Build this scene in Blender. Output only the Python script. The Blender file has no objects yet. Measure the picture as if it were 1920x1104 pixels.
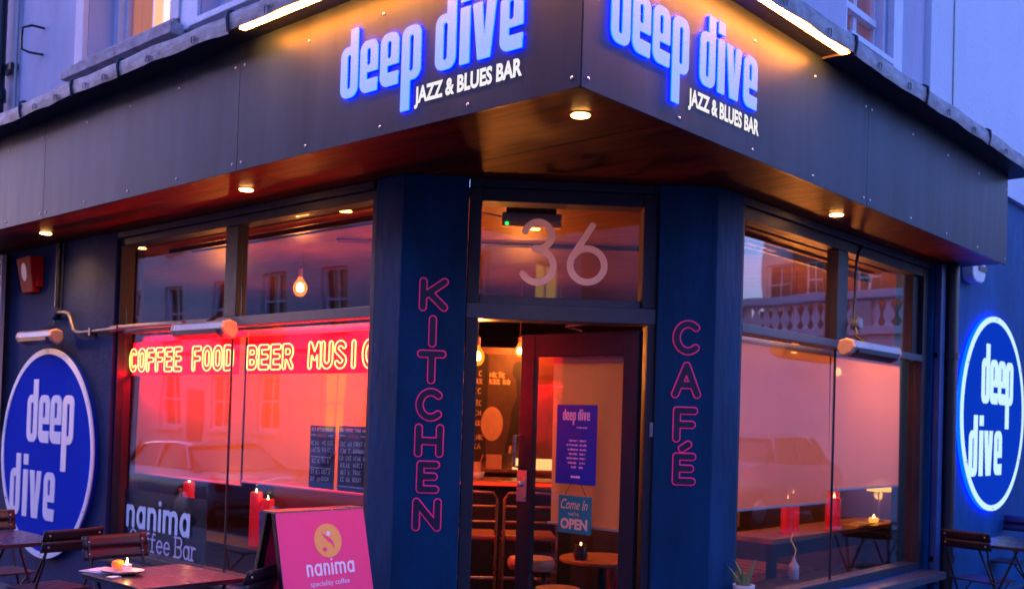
import bpy, bmesh, math, random
import numpy as np
from mathutils import Matrix, Vector
random.seed(7)
SC = bpy.context.scene
COL = SC.collection
R = math.radians

# ------------------------------------------------------------------ camera
cam = bpy.data.objects.new('camera', bpy.data.cameras.new('camera'))
COL.objects.link(cam)
cam.data.sensor_width = 36
cam.data.lens = 36.13
cam.data.shift_y = 0.0997
cam.data.clip_start = 0.05
cam.data.clip_end = 500
yaw, pit, rol = R(42.121), R(1.2046), R(1.7765)
fw = Vector((-math.sin(yaw)*math.cos(pit), math.cos(yaw)*math.cos(pit), math.sin(pit)))
rt = Vector((math.cos(yaw), math.sin(yaw), 0)); up = rt.cross(fw)
rt2 = rt*math.cos(rol)+up*math.sin(rol); up2 = -rt*math.sin(rol)+up*math.cos(rol)
M = Matrix((rt2, up2, -fw)).transposed().to_4x4()
M.translation = Vector((2.5785, -3.20625, 1.6))
cam.matrix_world = M
cam.data.dof.use_dof = True
cam.data.dof.focus_distance = 4.7
cam.data.dof.aperture_fstop = 3.2
SC.camera = cam

# ------------------------------------------------------------------ world: dusk sky, last glow in the south-west
GLOW = (-0.80, -0.60)
world = bpy.data.worlds.new('World'); SC.world = world; world.use_nodes = True
nt = world.node_tree; nt.nodes.clear()
sky = nt.nodes.new('ShaderNodeTexSky'); sky.sky_type = 'NISHITA'; sky.sun_disc = False
sky.sun_elevation = R(6.0); sky.sun_rotation = math.atan2(GLOW[0], GLOW[1])
sky.air_density = 1.4; sky.dust_density = 1.6; sky.ozone_density = 4.0
tint = nt.nodes.new('ShaderNodeMix'); tint.data_type = 'RGBA'; tint.blend_type = 'MULTIPLY'
tint.inputs['Factor'].default_value = 1.0
tint.inputs['B'].default_value = (0.87, 0.70, 1.42, 1)
bg = nt.nodes.new('ShaderNodeBackground'); bg.inputs['Strength'].default_value = 0.15
wo = nt.nodes.new('ShaderNodeOutputWorld')
nt.links.new(sky.outputs[0], tint.inputs['A']); nt.links.new(tint.outputs['Result'], bg.inputs[0]); nt.links.new(bg.outputs[0], wo.inputs[0])

sun = bpy.data.objects.new('sun', bpy.data.lights.new('sun', 'SUN')); COL.objects.link(sun)
sun.data.energy = 0.02; sun.data.angle = R(14); sun.data.color = (1.0, 0.62, 0.45)
sun.rotation_euler = Vector((GLOW[0], GLOW[1], math.tan(R(14)))).to_track_quat('Z', 'Y').to_euler()

SC.view_settings.view_transform = 'Standard'; SC.view_settings.look = 'None'
SC.view_settings.gamma = 1; SC.view_settings.use_curve_mapping = False
EXPO = 3.0
SC.view_settings.exposure = EXPO
LX = 2.0**-EXPO      # lamps are given as they look at this exposure
SC.render.engine = 'CYCLES'
SC.cycles.use_denoising = True
SC.cycles.max_bounces = 10; SC.cycles.diffuse_bounces = 4; SC.cycles.glossy_bounces = 5
SC.cycles.transparent_max_bounces = 24; SC.cycles.transmission_bounces = 6
SC.cycles.sample_clamp_indirect = 4.0
SC.cycles.caustics_reflective = False; SC.cycles.caustics_refractive = False

# ------------------------------------------------------------------ materials
MAT = {}
def pbr(name, col, rough=0.5, metal=0.0, var=0.12, scale=4.0, bump=0.0, bscale=60.0, spec=0.5,
        emis=None, estr=0.0, stain=None, stretch=None, coat=0.0, rvar=0.12):
    m = bpy.data.materials.new(name); m.use_nodes = True; n = m.node_tree; L = n.links
    b = n.nodes['Principled BSDF']
    b.inputs['Roughness'].default_value = rough; b.inputs['Metallic'].default_value = metal
    b.inputs['Specular IOR Level'].default_value = spec; b.inputs['Coat Weight'].default_value = coat
    tc = n.nodes.new('ShaderNodeTexCoord'); mp = n.nodes.new('ShaderNodeMapping')
    L.new(tc.outputs['Object'], mp.inputs[0])
    if stretch: mp.inputs['Scale'].default_value = stretch
    nz = n.nodes.new('ShaderNodeTexNoise'); nz.inputs['Scale'].default_value = scale; nz.inputs['Detail'].default_value = 6
    nz.inputs['Roughness'].default_value = 0.6
    L.new(mp.outputs[0], nz.inputs[0])
    cr = n.nodes.new('ShaderNodeValToRGB'); e = cr.color_ramp.elements
    e[0].position = 0.3; e[1].position = 0.72
    lo = tuple(max(0, c*(1-var)) for c in col); hi = tuple(min(1, c*(1+var)) for c in col)
    if stain: lo = stain
    e[0].color = (*lo, 1); e[1].color = (*hi, 1)
    L.new(nz.outputs[0], cr.inputs[0]); L.new(cr.outputs[0], b.inputs['Base Color'])
    if rvar:
        mr = n.nodes.new('ShaderNodeMapRange'); mr.inputs['To Min'].default_value = max(0.03, rough-rvar); mr.inputs['To Max'].default_value = min(1, rough+rvar)
        nr = n.nodes.new('ShaderNodeTexNoise'); nr.inputs['Scale'].default_value = scale*2.3; nr.inputs['Detail'].default_value = 4
        L.new(mp.outputs[0], nr.inputs[0]); L.new(nr.outputs[0], mr.inputs[0]); L.new(mr.outputs[0], b.inputs['Roughness'])
    if bump:
        nb = n.nodes.new('ShaderNodeTexNoise'); nb.inputs['Scale'].default_value = bscale; nb.inputs['Detail'].default_value = 5
        L.new(mp.outputs[0], nb.inputs[0])
        bp = n.nodes.new('ShaderNodeBump'); bp.inputs['Strength'].default_value = bump; bp.inputs['Distance'].default_value = 0.02
        L.new(nb.outputs[0], bp.inputs['Height']); L.new(bp.outputs[0], b.inputs['Normal'])
    if emis:
        b.inputs['Emission Color'].default_value = (*emis, 1); b.inputs['Emission Strength'].default_value = estr*LX
    MAT[name] = m; return m
def emit(name, col, s):
    m = bpy.data.materials.new(name); m.use_nodes = True; n = m.node_tree; n.nodes.clear()
    e = n.nodes.new('ShaderNodeEmission'); e.inputs[0].default_value = (*col, 1); e.inputs[1].default_value = s*LX
    o = n.nodes.new('ShaderNodeOutputMaterial'); n.links.new(e.outputs[0], o.inputs[0]); MAT[name] = m; return m
def glass(name, tint=(0.95, 0.95, 0.95), ior=1.5, rough=0.0, ripple=0.0):
    m = bpy.data.materials.new(name); m.use_nodes = True; n = m.node_tree; n.nodes.clear(); L = n.links
    f = n.nodes.new('ShaderNodeFresnel')
    ge = n.nodes.new('ShaderNodeNewGeometry'); mr = n.nodes.new('ShaderNodeMapRange')
    mr.inputs['To Min'].default_value = ior; mr.inputs['To Max'].default_value = 1/ior     # thin pane: same mirror from both faces
    L.new(ge.outputs['Backfacing'], mr.inputs[0]); L.new(mr.outputs[0], f.inputs[0])
    t = n.nodes.new('ShaderNodeBsdfTransparent'); t.inputs[0].default_value = (*tint, 1)
    g = n.nodes.new('ShaderNodeBsdfGlossy'); g.inputs['Roughness'].default_value = rough
    mx = n.nodes.new('ShaderNodeMixShader'); o = n.nodes.new('ShaderNodeOutputMaterial')
    if ripple:
        tc = n.nodes.new('ShaderNodeTexCoord')
        nb = n.nodes.new('ShaderNodeTexNoise'); nb.inputs['Scale'].default_value = 1.3; nb.inputs['Detail'].default_value = 1
        bp = n.nodes.new('ShaderNodeBump'); bp.inputs['Strength'].default_value = ripple; bp.inputs['Distance'].default_value = 0.02
        L.new(tc.outputs['Object'], nb.inputs[0]); L.new(nb.outputs[0], bp.inputs['Height']); L.new(bp.outputs[0], g.inputs['Normal'])
    L.new(f.outputs[0], mx.inputs[0]); L.new(t.outputs[0], mx.inputs[1]); L.new(g.outputs[0], mx.inputs[2]); L.new(mx.outputs[0], o.inputs[0])
    MAT[name] = m; return m
def fabric(name, col, tr=0.5, through=0.0):
    m = bpy.data.materials.new(name); m.use_nodes = True; n = m.node_tree; n.nodes.clear(); L = n.links
    tc = n.nodes.new('ShaderNodeTexCoord')
    nz = n.nodes.new('ShaderNodeTexNoise'); nz.inputs['Scale'].default_value = 2.2; nz.inputs['Detail'].default_value = 3
    mp = n.nodes.new('ShaderNodeMapping'); mp.inputs['Scale'].default_value = (2.0, 0.25, 1)
    L.new(tc.outputs['Object'], mp.inputs[0]); L.new(mp.outputs[0], nz.inputs[0])
    cr = n.nodes.new('ShaderNodeValToRGB'); cr.color_ramp.elements[0].color = (*[c*0.9 for c in col], 1); cr.color_ramp.elements[1].color = (*col, 1)
    L.new(nz.outputs[0], cr.inputs[0])
    wv = n.nodes.new('ShaderNodeTexNoise'); wv.inputs['Scale'].default_value = 1.4; wv.inputs['Detail'].default_value = 1
    L.new(mp.outputs[0], wv.inputs[0])
    bp = n.nodes.new('ShaderNodeBump'); bp.inputs['Strength'].default_value = 0.5; bp.inputs['Distance'].default_value = 0.03
    L.new(wv.outputs[0], bp.inputs['Height'])
    d = n.nodes.new('ShaderNodeBsdfDiffuse'); t = n.nodes.new('ShaderNodeBsdfTranslucent')
    L.new(cr.outputs[0], d.inputs[0]); L.new(cr.outputs[0], t.inputs[0]); L.new(bp.outputs[0], d.inputs['Normal'])
    mx = n.nodes.new('ShaderNodeMixShader'); mx.inputs[0].default_value = tr
    L.new(d.outputs[0], mx.inputs[1]); L.new(t.outputs[0], mx.inputs[2])
    p = n.nodes.new('ShaderNodeBsdfTransparent'); m2 = n.nodes.new('ShaderNodeMixShader'); m2.inputs[0].default_value = through
    L.new(mx.outputs[0], m2.inputs[1]); L.new(p.outputs[0], m2.inputs[2])
    o = n.nodes.new('ShaderNodeOutputMaterial'); L.new(m2.outputs[0], o.inputs[0]); MAT[name] = m; return m

pbr('fascia_paint', (0.013, 0.026, 0.047), 0.40, 0.0, var=0.35, scale=2.2, bump=0.14, bscale=1.1, spec=0.12, stretch=(2.2, .22, 1), rvar=0.05)
pbr('blue_wall', (0.004, 0.085, 0.23), 0.65, var=0.16, scale=3, bump=0.3, bscale=26, spec=0.15, stain=(0.003, 0.062, 0.17), stretch=(1, .5, 1))
pbr('pillar_blue', (0.003, 0.048, 0.125), 0.6, var=0.18, scale=3.5, bump=0.3, bscale=22, spec=0.16, stain=(0.0012, 0.026, 0.066), stretch=(1, 1, .3))
pbr('slate_wall', (0.018, 0.032, 0.10), 0.8, var=0.15, scale=5, bump=0.25, bscale=30, spec=0.2)
pbr('navy_frame', (0.010, 0.014, 0.028), 0.5, var=0.2, scale=6, bump=0.05, bscale=90)
pbr('grey_frame', (0.07, 0.075, 0.095), 0.4, 0.2, var=0.12, scale=6, bump=0.03, bscale=80)
pbr('door_paint', (0.010, 0.014, 0.024), 0.5, var=0.2, scale=8, bump=0.06, bscale=70, spec=0.3)
pbr('render_pale', (0.50, 0.49, 0.60), 0.85, var=0.10, scale=1.6, bump=0.35, bscale=26, stain=(0.41, 0.40, 0.50), spec=0.2, stretch=(1, .35, 1))
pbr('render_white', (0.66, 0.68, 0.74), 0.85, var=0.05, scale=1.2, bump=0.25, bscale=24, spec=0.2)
pbr('trim_pink_lit', (0.78, 0.66, 0.66), 0.7, var=0.06, scale=5, bump=0.2, bscale=40)  # white surround; the pink light on it is put into the colour
pbr('sash_white', (0.60, 0.63, 0.72), 0.5, var=0.10, scale=9, bump=0.12, bscale=50)
pbr('sill_stone', (0.45, 0.38, 0.38), 0.8, var=0.22, scale=11, bump=0.5, bscale=45, stain=(0.26, 0.20, 0.20))
pbr('lead', (0.24, 0.24, 0.26), 0.55, 0.35, var=0.3, scale=7, bump=0.35, bscale=14, stain=(0.12, 0.105, 0.115), stretch=(1, 2, 1))
pbr('soffit_ply', (0.095, 0.015, 0.005), 0.45, var=0.5, scale=1.6, bump=0.03, bscale=12, stretch=(1.2, 9, 1), spec=0.07, stain=(0.030, 0.005, 0.002))
pbr('ceiling_ply', (0.17, 0.07, 0.03), 0.42, var=0.5, scale=2.4, bump=0.05, bscale=20, stretch=(1, 8, 1), stain=(0.06, 0.022, 0.012))
pbr('black_metal', (0.016, 0.016, 0.019), 0.38, 0.3, var=0.2, scale=9, bump=0.05, bscale=120)
pbr('black_pipe', (0.010, 0.013, 0.024), 0.35, var=0.2, scale=6)
pbr('blue_pipe', (0.02, 0.07, 0.22), 0.4, var=0.15, scale=6, bump=0.1, bscale=30)
pbr('steel', (0.55, 0.52, 0.52), 0.3, 0.9, var=0.15, scale=10)
pbr('bronze_pipe', (0.22, 0.18, 0.17), 0.42, 0.5, var=0.2, scale=9)
pbr('heater_grey', (0.30, 0.28, 0.28), 0.42, 0.35, var=0.14, scale=9)
pbr('heater_cap', (0.80, 0.46, 0.26), 0.5, 0.1, var=0.12, scale=9)  # tan caps, with orange neon and candle light mixed into the colour
pbr('heater_mesh', (0.07, 0.06, 0.07), 0.3, 0.4, var=0.3, scale=40, stretch=(8, 1, 1))
pbr('red_box', (0.50, 0.006, 0.012), 0.6, var=0.1, scale=6, spec=0.1)
pbr('white_plastic', (0.72, 0.72, 0.72), 0.4, var=0.06, scale=6)
pbr('off_white', (0.62, 0.55, 0.53), 0.55, var=0.08, scale=8)
pbr('sign_blue', (0.004, 0.040, 0.50), 0.85, var=0.06, scale=2, spec=0.04)
pbr('sign_white', (0.92, 0.92, 0.93), 0.45, var=0.03, scale=8)
pbr('vinyl_dark', (0.018, 0.018, 0.045), 0.45, var=0.1, scale=8)
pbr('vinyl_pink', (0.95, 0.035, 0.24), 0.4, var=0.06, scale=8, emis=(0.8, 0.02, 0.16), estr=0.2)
pbr('vinyl_blue', (0.72, 0.92, 1.0), 0.6, var=0.06, scale=8, emis=(0.25, 0.42, 0.85), estr=0.0)
pbr('vinyl_lilac', (0.62, 0.62, 0.78), 0.6, var=0.05, scale=8)
pbr('decal_black', (0.010, 0.013, 0.035), 0.4, var=0.1, scale=3)
pbr('magenta', (1.0, 0.06, 0.22), 0.5, var=0.07, scale=2.5, spec=0.3)
pbr('logo_orange', (0.98, 0.46, 0.07), 0.5, var=0.05, scale=5)
pbr('pure_white', (0.85, 0.82, 0.85), 0.5, var=0.02, scale=5)
pbr('chalkboard', (0.030, 0.034, 0.075), 0.75, var=0.25, scale=5, bump=0.03)
pbr('chalk', (0.95, 0.85, 0.92), 0.9, var=0.2, scale=30)
pbr('chalk_red', (0.75, 0.03, 0.06), 0.8, var=0.1, scale=30)
pbr('poster_blue', (0.002, 0.035, 0.42), 0.5, var=0.08, scale=4, spec=0.25)
pbr('poster_ink', (0.80, 0.62, 0.75), 0.6, var=0.05, scale=9)
pbr('open_teal', (0.0, 0.26, 0.30), 0.45, var=0.1, scale=5)
pbr('open_cream', (0.80, 0.62, 0.40), 0.5, var=0.05, scale=9)
pbr('wine_poster', (0.09, 0.07, 0.33), 0.5, var=0.2, scale=4)
pbr('table_top', (0.055, 0.038, 0.045), 0.24, 0.2, var=0.2, scale=5, bump=0.03, bscale=60)
pbr('chair_paint', (0.018, 0.017, 0.022), 0.33, 0.25, var=0.2, scale=9, bump=0.03)
pbr('chair_paint_worn', (0.020, 0.016, 0.021), 0.42, 0.15, var=0.2, scale=9, bump=0.03)
pbr('rivet', (0.65, 0.62, 0.62), 0.3, 0.8, var=0.05)
pbr('cream_ceramic', (0.78, 0.68, 0.64), 0.3, var=0.04)
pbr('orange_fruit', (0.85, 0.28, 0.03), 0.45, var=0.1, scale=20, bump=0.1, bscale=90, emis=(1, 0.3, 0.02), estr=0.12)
pbr('napkin', (0.75, 0.70, 0.70), 0.9, var=0.05)
pbr('red_wax', (0.50, 0.010, 0.016), 0.4, var=0.1, scale=8, emis=(1.0, 0.01, 0.02), estr=0.32)  # emission stands in for the flame's glow inside the wax
pbr('bar_wood', (0.15, 0.06, 0.03), 0.28, var=0.4, scale=5, stretch=(1, 6, 1), bump=0.05)
pbr('warm_wood', (0.34, 0.15, 0.06), 0.38, var=0.35, scale=4, stretch=(1, 8, 1), bump=0.05)
pbr('dark_wood', (0.010, 0.007, 0.006), 0.35, var=0.4, scale=5, stretch=(1, 6, 1), bump=0.05)
pbr('inner_wall', (0.10, 0.05, 0.03), 0.85, var=0.15, scale=2, bump=0.15, bscale=20)
pbr('inner_dark', (0.02, 0.012, 0.012), 0.8, var=0.2, scale=2)
pbr('mural_ground', (0.12, 0.055, 0.03), 0.8, var=0.25, scale=3)
pbr('mural_dark', (0.012, 0.007, 0.006), 0.8, var=0.3, scale=6)
pbr('mural_mid', (0.05, 0.022, 0.012), 0.8, var=0.3, scale=6)
pbr('mural_light', (0.36, 0.22, 0.11), 0.8, var=0.15, scale=9)
pbr('leather', (0.20, 0.05, 0.035), 0.4, var=0.25, scale=8, bump=0.1)
pbr('tan_leather', (0.34, 0.16, 0.08), 0.42, var=0.2, scale=8, bump=0.1)
pbr('copper_tube', (0.42, 0.20, 0.11), 0.3, 0.8, var=0.15)
pbr('floor_boards', (0.05, 0.024, 0.014), 0.4, var=0.4, scale=4, stretch=(1, 9, 1), bump=0.05)
pbr('curtain_cream', (0.80, 0.52, 0.24), 0.9, var=0.12, scale=8, stretch=(6, 0.5, 1), emis=(1.0, 0.50, 0.17), estr=1.5)  # curtains and scarf emit in place of lamps in the upstairs rooms
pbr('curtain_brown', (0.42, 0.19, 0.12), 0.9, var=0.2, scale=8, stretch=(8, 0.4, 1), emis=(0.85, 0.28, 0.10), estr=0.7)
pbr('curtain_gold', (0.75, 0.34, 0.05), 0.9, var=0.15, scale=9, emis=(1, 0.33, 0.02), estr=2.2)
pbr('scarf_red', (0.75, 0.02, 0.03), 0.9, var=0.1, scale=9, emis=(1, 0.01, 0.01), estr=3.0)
pbr('cushion_blue', (0.10, 0.09, 0.30), 0.9, var=0.5, scale=35)
pbr('plant_green', (0.10, 0.17, 0.05), 0.5, var=0.35, scale=25, stretch=(1, 1, 0.3))
pbr('soil', (0.04, 0.025, 0.018), 0.95, var=0.3, scale=40)
pbr('pavement', (0.09, 0.09, 0.10), 0.8, var=0.2, scale=3, bump=0.3, bscale=30)
pbr('asphalt', (0.05, 0.05, 0.055), 0.75, var=0.25, scale=9, bump=0.4, bscale=90)
pbr('house_lilac', (0.48, 0.42, 0.47), 0.85, var=0.08, scale=1.2, bump=0.15)
pbr('house_white', (0.62, 0.55, 0.54), 0.85, var=0.06, scale=1.2, bump=0.15)
pbr('brick_red', (0.26, 0.085, 0.05), 0.85, var=0.3, scale=9, bump=0.3)
pbr('slate_roof', (0.07, 0.07, 0.085), 0.6, var=0.3, scale=6)
pbr('door_grey', (0.10, 0.09, 0.12), 0.5, var=0.1)
pbr('stone_white', (0.92, 0.86, 0.84), 0.8, var=0.08, scale=3, bump=0.2)
pbr('car_silver', (0.32, 0.36, 0.46), 0.22, 0.5, var=0.03, coat=0.8, rvar=0.02)
pbr('car_blue', (0.05, 0.09, 0.22), 0.2, 0.4, var=0.03, coat=0.8, rvar=0.02)
pbr('car_glass', (0.012, 0.014, 0.02), 0.05, var=0.02, spec=0.8, rvar=0)
pbr('tyre', (0.018, 0.018, 0.018), 0.85, var=0.2)
pbr('lamp_housing', (0.35, 0.22, 0.12), 0.3, 0.6, var=0.1)
pbr('phone', (0.02, 0.02, 0.02), 0.3)
emit('led_orange', (1.0, 0.27, 0.030), 200.0)
emit('downlight', (1.0, 0.42, 0.10), 60.0)
emit('filament', (1.0, 0.46, 0.12), 60.0)
emit('neon_yellow', (1.0, 0.74, 0.17), 3.4)
emit('neon_red', (1.0, 0.002, 0.006), 5.0)
pbr('letter_face', (0.07, 0.06, 0.22), 0.7, var=0.02, emis=(0.20, 0.46, 1.0), estr=0.95, spec=0.05)
emit('letter_glow', (0.0, 0.004, 1.0), 80.0)
emit('disc_ring', (0.50, 0.75, 1.0), 1.25)
emit('disc_glow', (0.0, 0.012, 1.0), 16.0)
emit('disc_face', (0.003, 0.045, 0.62), 0.85)
emit('tagline_glow', (0.95, 0.90, 0.95), 1.0)  # flat white print given an even glow of its own
emit('green_led', (0.02, 1.0, 0.12), 3.0)
emit('flame', (1.0, 0.50, 0.12), 22.0)
emit('room_lit', (1.0, 0.55, 0.22), 0.9)
emit('lampshade_lit', (1.0, 0.45, 0.06), 2.2)
emit('bar_led', (1.0, 0.03, 0.01), 1.6)
emit('window_lit', (1.0, 0.62, 0.28), 1.5)
glass('shop_glass', (0.94, 0.94, 0.94), 1.8, 0.0, 0.10)
glass('amber_glass', (1.0, 0.50, 0.14), 1.3)
def glow_glass(name, col, st, f):
    m = bpy.data.materials.new(name); m.use_nodes = True; n = m.node_tree; n.nodes.clear(); L = n.links
    e = n.nodes.new('ShaderNodeEmission'); e.inputs[0].default_value = (*col, 1); e.inputs[1].default_value = st*LX
    t = n.nodes.new('ShaderNodeBsdfTransparent'); mx = n.nodes.new('ShaderNodeMixShader'); mx.inputs[0].default_value = f
    o = n.nodes.new('ShaderNodeOutputMaterial'); L.new(t.outputs[0], mx.inputs[1]); L.new(e.outputs[0], mx.inputs[2]); L.new(mx.outputs[0], o.inputs[0]); MAT[name] = m
glow_glass('bulb_globe', (1.0, 0.20, 0.01), 3.2, 0.45)
glass('upper_glass', (0.9, 0.9, 0.95), 1.45)
glass('far_glass', (0.2, 0.2, 0.25), 1.6)
fabric('blind_fabric', (0.86, 0.42, 0.30), 0.80, 0.045)
emit('red_acrylic', (1.0, 0.0, 0.006), 3.2)
fabric('blind_pale', (0.90, 0.60, 0.42), 0.64, 0.06)
fabric('number_vinyl', (1.0, 1.0, 1.0), 0.5, 0.0)
fabric('door_blind_fabric', (0.85, 0.55, 0.38), 0.75, 0.0)

# ------------------------------------------------------------------ frames: (u to the right, v up, n out of the wall)
S2 = 2**-0.5
def fmat(o, x, n):
    x = Vector(x); n = Vector(n); upv = Vector((0, 0, 1))
    m = Matrix((x, upv, n)).transposed().to_4x4(); m.translation = Vector(o); return m
FA = fmat((0, 0, 0), (1, 0, 0), (0, -1, 0))
FB = fmat((0, 0, 0), (0, 1, 0), (1, 0, 0))
FD = fmat((-1.0975, 1.2475, 0), (S2, S2, 0), (S2, -S2, 0))
FS = fmat((0, 0, 0), (-1, 0, 0), (0, 1, 0))       # houses across, facing +y
FE = fmat((0, 0, 0), (0, -1, 0), (-1, 0, 0))      # houses to the east, facing -x
I4 = Matrix.Identity(4)
def T(x, y, z): return Matrix.Translation((x, y, z))

# ------------------------------------------------------------------ mesh helpers
class MB:
    def __init__(s): s.b = bmesh.new()
    def box(s, x0, x1, y0, y1, z0, z1, m=None):
        xs = sorted((x0, x1)); ys = sorted((y0, y1)); zs = sorted((z0, z1))
        v = [s.b.verts.new((x, y, z)) for x in xs for y in ys for z in zs]
        for f in ((0, 1, 3, 2), (4, 6, 7, 5), (0, 4, 5, 1), (2, 3, 7, 6), (0, 2, 6, 4), (1, 5, 7, 3)):
            s.b.faces.new([v[i] for i in f])
        if m is not None:
            for q in v: q.co = m @ q.co
        return s
    def prism(s, poly, z0, z1, m=None):
        n = len(poly)
        a = [s.b.verts.new((p[0], p[1], z0)) for p in poly]; c = [s.b.verts.new((p[0], p[1], z1)) for p in poly]
        s.b.faces.new(a[::-1]); s.b.faces.new(c)
        for i in range(n): s.b.faces.new((a[i], a[(i+1) % n], c[(i+1) % n], c[i]))
        if m is not None:
            for q in a+c: q.co = m @ q.co
        return s
    def hull8(s, pts):
        v = [s.b.verts.new(p) for p in pts]
        for f in ((0, 3, 2, 1), (4, 5, 6, 7), (0, 1, 5, 4), (1, 2, 6, 5), (2, 3, 7, 6), (3, 0, 4, 7)):
            s.b.faces.new([v[i] for i in f])
        return s
    def tube(s, pts, r, seg=8, closed=False, flat=None):
        P = [Vector(p) for p in pts]; n = len(P); rings = []
        rr = r if hasattr(r, '__len__') else [r]*n
        prev = None
        for i in range(n):
            if closed: t = P[(i+1) % n]-P[i-1]
            else: t = P[min(i+1, n-1)]-P[max(i-1, 0)]
            if t.length < 1e-9: t = Vector((0, 0, 1))
            t.normalize()
            if prev is None:
                a = Vector((0, 0, 1)) if abs(t.z) < 0.9 else Vector((1, 0, 0))
                x = t.cross(a).normalized()
            else:
                x = prev-t*prev.dot(t)
                x = x.normalized() if x.length > 1e-6 else t.cross(Vector((0, 0, 1))).normalized()
            prev = x; y = t.cross(x)
            ring = []
            for k in range(seg):
                a = 2*math.pi*k/seg; o = (x*math.cos(a)+y*math.sin(a))*rr[i]
                if flat is not None: o.z *= flat
                ring.append(s.b.verts.new(P[i]+o))
            rings.append(ring)
        for i in range(n if closed else n-1):
            A, B = rings[i], rings[(i+1) % n]
            for k in range(seg): s.b.faces.new((A[k], A[(k+1) % seg], B[(k+1) % seg], B[k]))
        if not closed:
            s.b.faces.new(rings[0][::-1]); s.b.faces.new(rings[-1])
        return s
    def lathe(s, prof, seg=24, m=None, axis='z'):
        rings = []; allv = []
        for (r, h) in prof:
            ring = []
            for k in range(seg):
                a = 2*math.pi*k/seg
                c = (r*math.cos(a), r*math.sin(a), h) if axis == 'z' else (r*math.cos(a), h, r*math.sin(a))
                q = s.b.verts.new(c); ring.append(q); allv.append(q)
            rings.append(ring)
        for i in range(len(rings)-1):
            A, B = rings[i], rings[i+1]
            for k in range(seg): s.b.faces.new((A[k], A[(k+1) % seg], B[(k+1) % seg], B[k]))
        s.b.faces.new(rings[0][::-1]); s.b.faces.new(rings[-1])
        if m is not None:
            for q in allv: q.co = m @ q.co
        return s
    def sheet(s, fn, nu, nv, thick=None):
        g = [[s.b.verts.new(fn(i/nu, j/nv)) for j in range(nv+1)] for i in range(nu+1)]
        for i in range(nu):
            for j in range(nv): s.b.faces.new((g[i][j], g[i+1][j], g[i+1][j+1], g[i][j+1]))
        return s
    def loft(s, rings, cap=True):
        rs = [[s.b.verts.new(p) for p in r] for r in rings]
        n = len(rs[0])
        for i in range(len(rs)-1):
            for k in range(n): s.b.faces.new((rs[i][k], rs[i][(k+1) % n], rs[i+1][(k+1) % n], rs[i+1][k]))
        if cap: s.b.faces.new(rs[0][::-1]); s.b.faces.new(rs[-1])
        return s
    def make(s, name, mat, parent=None, bev=0.0, smooth=False, m=None, label=None, cat=None, kind=None, group=None, mesh=None):
        bmesh.ops.recalc_face_normals(s.b, faces=s.b.faces)
        me = bpy.data.meshes.new(name); s.b.to_mesh(me); s.b.free()
        me.materials.append(MAT[mat])
        if smooth:
            for p in me.polygons: p.use_smooth = True
            try: me.set_sharp_from_angle(angle=R(40))
            except Exception: pass
        return place(name, me, parent, m, bev, label, cat, kind, group)
def place(name, me, parent=None, m=None, bev=0.0, label=None, cat=None, kind=None, group=None):
    o = bpy.data.objects.new(name, me); COL.objects.link(o)
    if parent is not None: o.parent = parent
    if m is not None: o.matrix_local = m
    if bev:
        b = o.modifiers.new('bevel', 'BEVEL'); b.width = bev; b.segments = 2; b.limit_method = 'ANGLE'; b.angle_limit = R(40)
    if label: o['label'] = label
    if cat: o['category'] = cat
    if kind: o['kind'] = kind
    if group: o['group'] = group
    return o
def thing(name, label, cat, m=I4, group=None):
    o = bpy.data.objects.new(name, None); COL.objects.link(o); o.matrix_world = m; o.empty_display_size = 0.1
    o['label'] = label; o['category'] = cat
    if group: o['group'] = group
    return o
def dup(root, m, label, group=None):
    r = root.copy(); COL.objects.link(r); r.matrix_world = m; r['label'] = label
    if group: r['group'] = group
    for c in list(root.children):
        k = c.copy(); COL.objects.link(k); k.parent = r
        for g in list(c.children):
            q = g.copy(); COL.objects.link(q); q.parent = k
    return r

# ------------------------------------------------------------------ lettering: distance fields -> outlines
def contour(fn, x0, x1, y0, y1, h):
    nx = int((x1-x0)/h)+2; ny = int((y1-y0)/h)+2
    X, Y = np.meshgrid(x0+np.arange(nx)*h, y0+np.arange(ny)*h, indexing='ij')
    D = fn(X, Y); D = np.where(np.abs(D) < 1e-6, 1e-6, D)
    seg = {}
    def pt(i, j, k, l):
        a, b = D[i, j], D[k, l]; t = a/(a-b)
        return (x0+(i+(k-i)*t)*h, y0+(j+(l-j)*t)*h)
    S = D < 0
    idx = np.argwhere((S[:-1, :-1] != S[1:, :-1]) | (S[:-1, :-1] != S[:-1, 1:]) | (S[:-1, :-1] != S[1:, 1:]))
    pos = {}
    for i, j in idx:
        c = (S[i, j], S[i+1, j], S[i+1, j+1], S[i, j+1])
        E = [('h', i, j), ('v', i+1, j), ('h', i, j+1), ('v', i, j)]
        P = [((i, j), (i+1, j)), ((i+1, j), (i+1, j+1)), ((i+1, j+1), (i, j+1)), ((i, j+1), (i, j))]
        cr = [k for k in range(4) if c[k] != c[(k+1) % 4]]
        for k in cr:
            if E[k] not in pos: pos[E[k]] = pt(*P[k][0], *P[k][1])
        pairs = [(cr[0], cr[1])] if len(cr) == 2 else ([(0, 1), (2, 3)] if c[0] else [(3, 0), (1, 2)])
        for a, b in pairs:
            seg.setdefault(E[a], []).append(E[b]); seg.setdefault(E[b], []).append(E[a])
    loops = []; used = set()
    for st in list(seg):
        if st in used: continue
        lp = [st]; used.add(st); cur = st
        while True:
            nx_ = [q for q in seg[cur] if q not in used]
            if not nx_: break
            cur = nx_[0]; used.add(cur); lp.append(cur)
        if len(lp) > 5: loops.append(simplify([pos[q] for q in lp], h*0.10))
    return loops
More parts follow.
